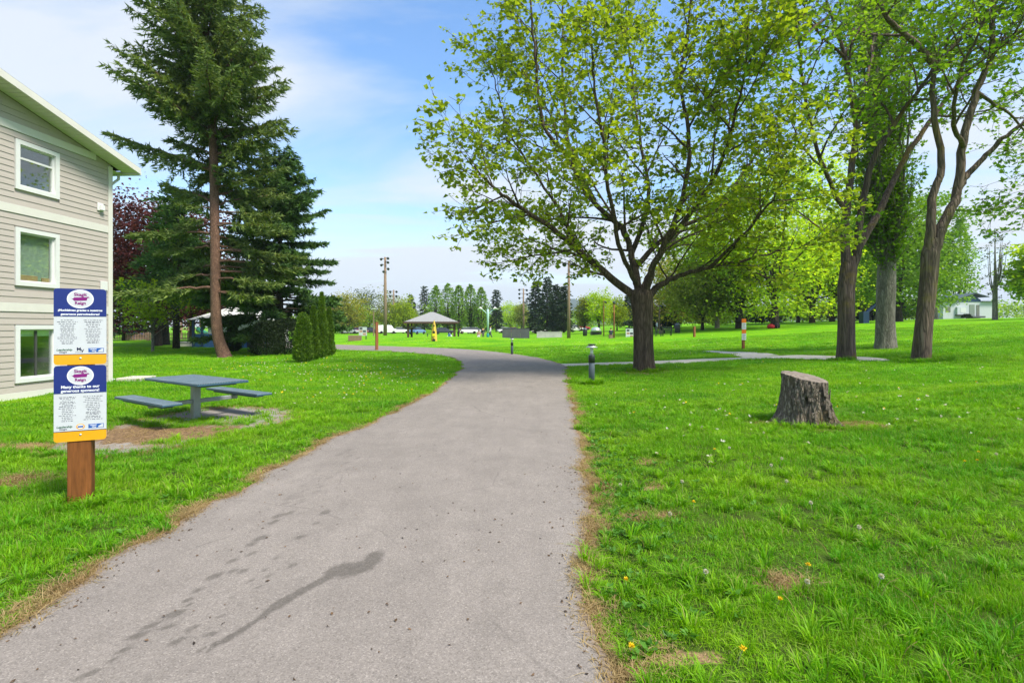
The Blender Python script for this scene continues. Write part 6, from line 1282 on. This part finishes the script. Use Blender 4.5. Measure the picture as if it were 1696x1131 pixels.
# small white flowers over the farther lawn
r = np.random.default_rng(3); P = []
for cx, cy, sx, sy, n in [(600, 612, 90, 14, 240), (430, 605, 50, 8, 90), (690, 566, 70, 6, 120), (960, 572, 60, 8, 160), (1120, 575, 60, 10, 90), (560, 640, 80, 20, 60), (1500, 640, 150, 40, 60), (1150, 680, 120, 40, 50)]:
    for q in range(n):
        g = G(r.normal(cx, sx), r.normal(cy, sy)+0) if True else 0
        P.append((g.x, g.y, g.z+.06))
P = np.array(P); P = P[clear(P[:, 0], P[:, 1], .25)]; V, Q = cards(r, np.repeat(P, 4, 0), .035, -.6, .9)
tag(put('clover_flowers', mesh_np('clover_flowers', V, [Q]), M['clover']), 'tiny white clover and daisy heads speckling the lawn', 'flowers', kind='stuff')
P2 = P[::3]+np.array([.1, .13, 0]); V, Q = cards(r, np.repeat(P2[P2[:, 1] > 9], 4, 0), .035, -.6, .9); tag(put('buttercups', mesh_np('buttercups', V, [Q]), M['petal']), 'tiny yellow buttercups speckling the lawn beyond the table', 'flowers', kind='stuff')
# broad-leaved weeds along the path edge
P, O = [], []
for q in range(240):
    y = r.uniform(2.2, 8)**1.0; x = np.interp(y, RX[:, 1], RX[:, 0])+.12+abs(r.normal(0, .45)) if r.random() < .75 else np.interp(y, LX[:, 1], LX[:, 0])-.1-abs(r.normal(0, .5))
    if not clear(np.array([x]), np.array([y]))[0]: continue
    for k in range(r.integers(5, 10)): a = r.uniform(0, 6.28); P.append((x+.01*math.cos(a), y+.01*math.sin(a), Hs(x, y)+.025)); O.append((math.cos(a)*2, math.sin(a)*2, r.uniform(.4, 1.4)))
V, Q = cards(r, np.array(P), .045, 0, .55, np.array(O)*2, .08); tag(put('plantain_weeds', mesh_np('plantain_weeds', V, [Q]), M['weed']), 'broad leaved plantain weeds in the grass by the path', 'weeds', kind='stuff')
# leaf crumbs and grit on the asphalt
P = []
for q in range(1000):
    t = r.random(); row = r.integers(0, len(rows)); 
    if not (1.8 < LX[row][1] < 12): continue
    t = t if r.random() < .45 else (r.random()*.06 if r.random() < .5 else 1-r.random()*.06); p = LX[row]*(1-t)+RX[row]*t; P.append((p[0], p[1], Hs(p[0], p[1])+.014+.02*(1-(2*t-1)**2)+.002))
P = np.array(P); V, Q = cards(r, P, .024, -.1, .6, None, .25); V[:, 2] = np.repeat(P[:, 2], 4)+np.abs(V[:, 2]-np.repeat(P[:, 2], 4))*.5; tag(put('leaf_litter', mesh_np('leaf_litter', V, [Q]), M['litter']), 'dark leaf crumbs and grit scattered over the asphalt path', 'litter', kind='stuff')
# dry seed stalks leaning in the grass
m = MB()
for q in range(70):
    y = r.uniform(2.2, 9); x = r.uniform(.9, y*.98); 
    if not clear(np.array([x]), np.array([y]))[0]: continue
    z = Hs(x, y); a = r.uniform(0, 6.28); h = r.uniform(.06, .14); l = h*r.uniform(.4, 1.4); m.tube(catmull([(x, y, z), (x+l*.4*math.cos(a), y+l*.4*math.sin(a), z+h*.7), (x+l*math.cos(a), y+l*math.sin(a), z+h)], 3), .0016, 3, False)
tag(m.build('dry_stalks', M['drygrass'], None), 'thin dry seed stalks leaning in the grass', 'stalks', kind='stuff')
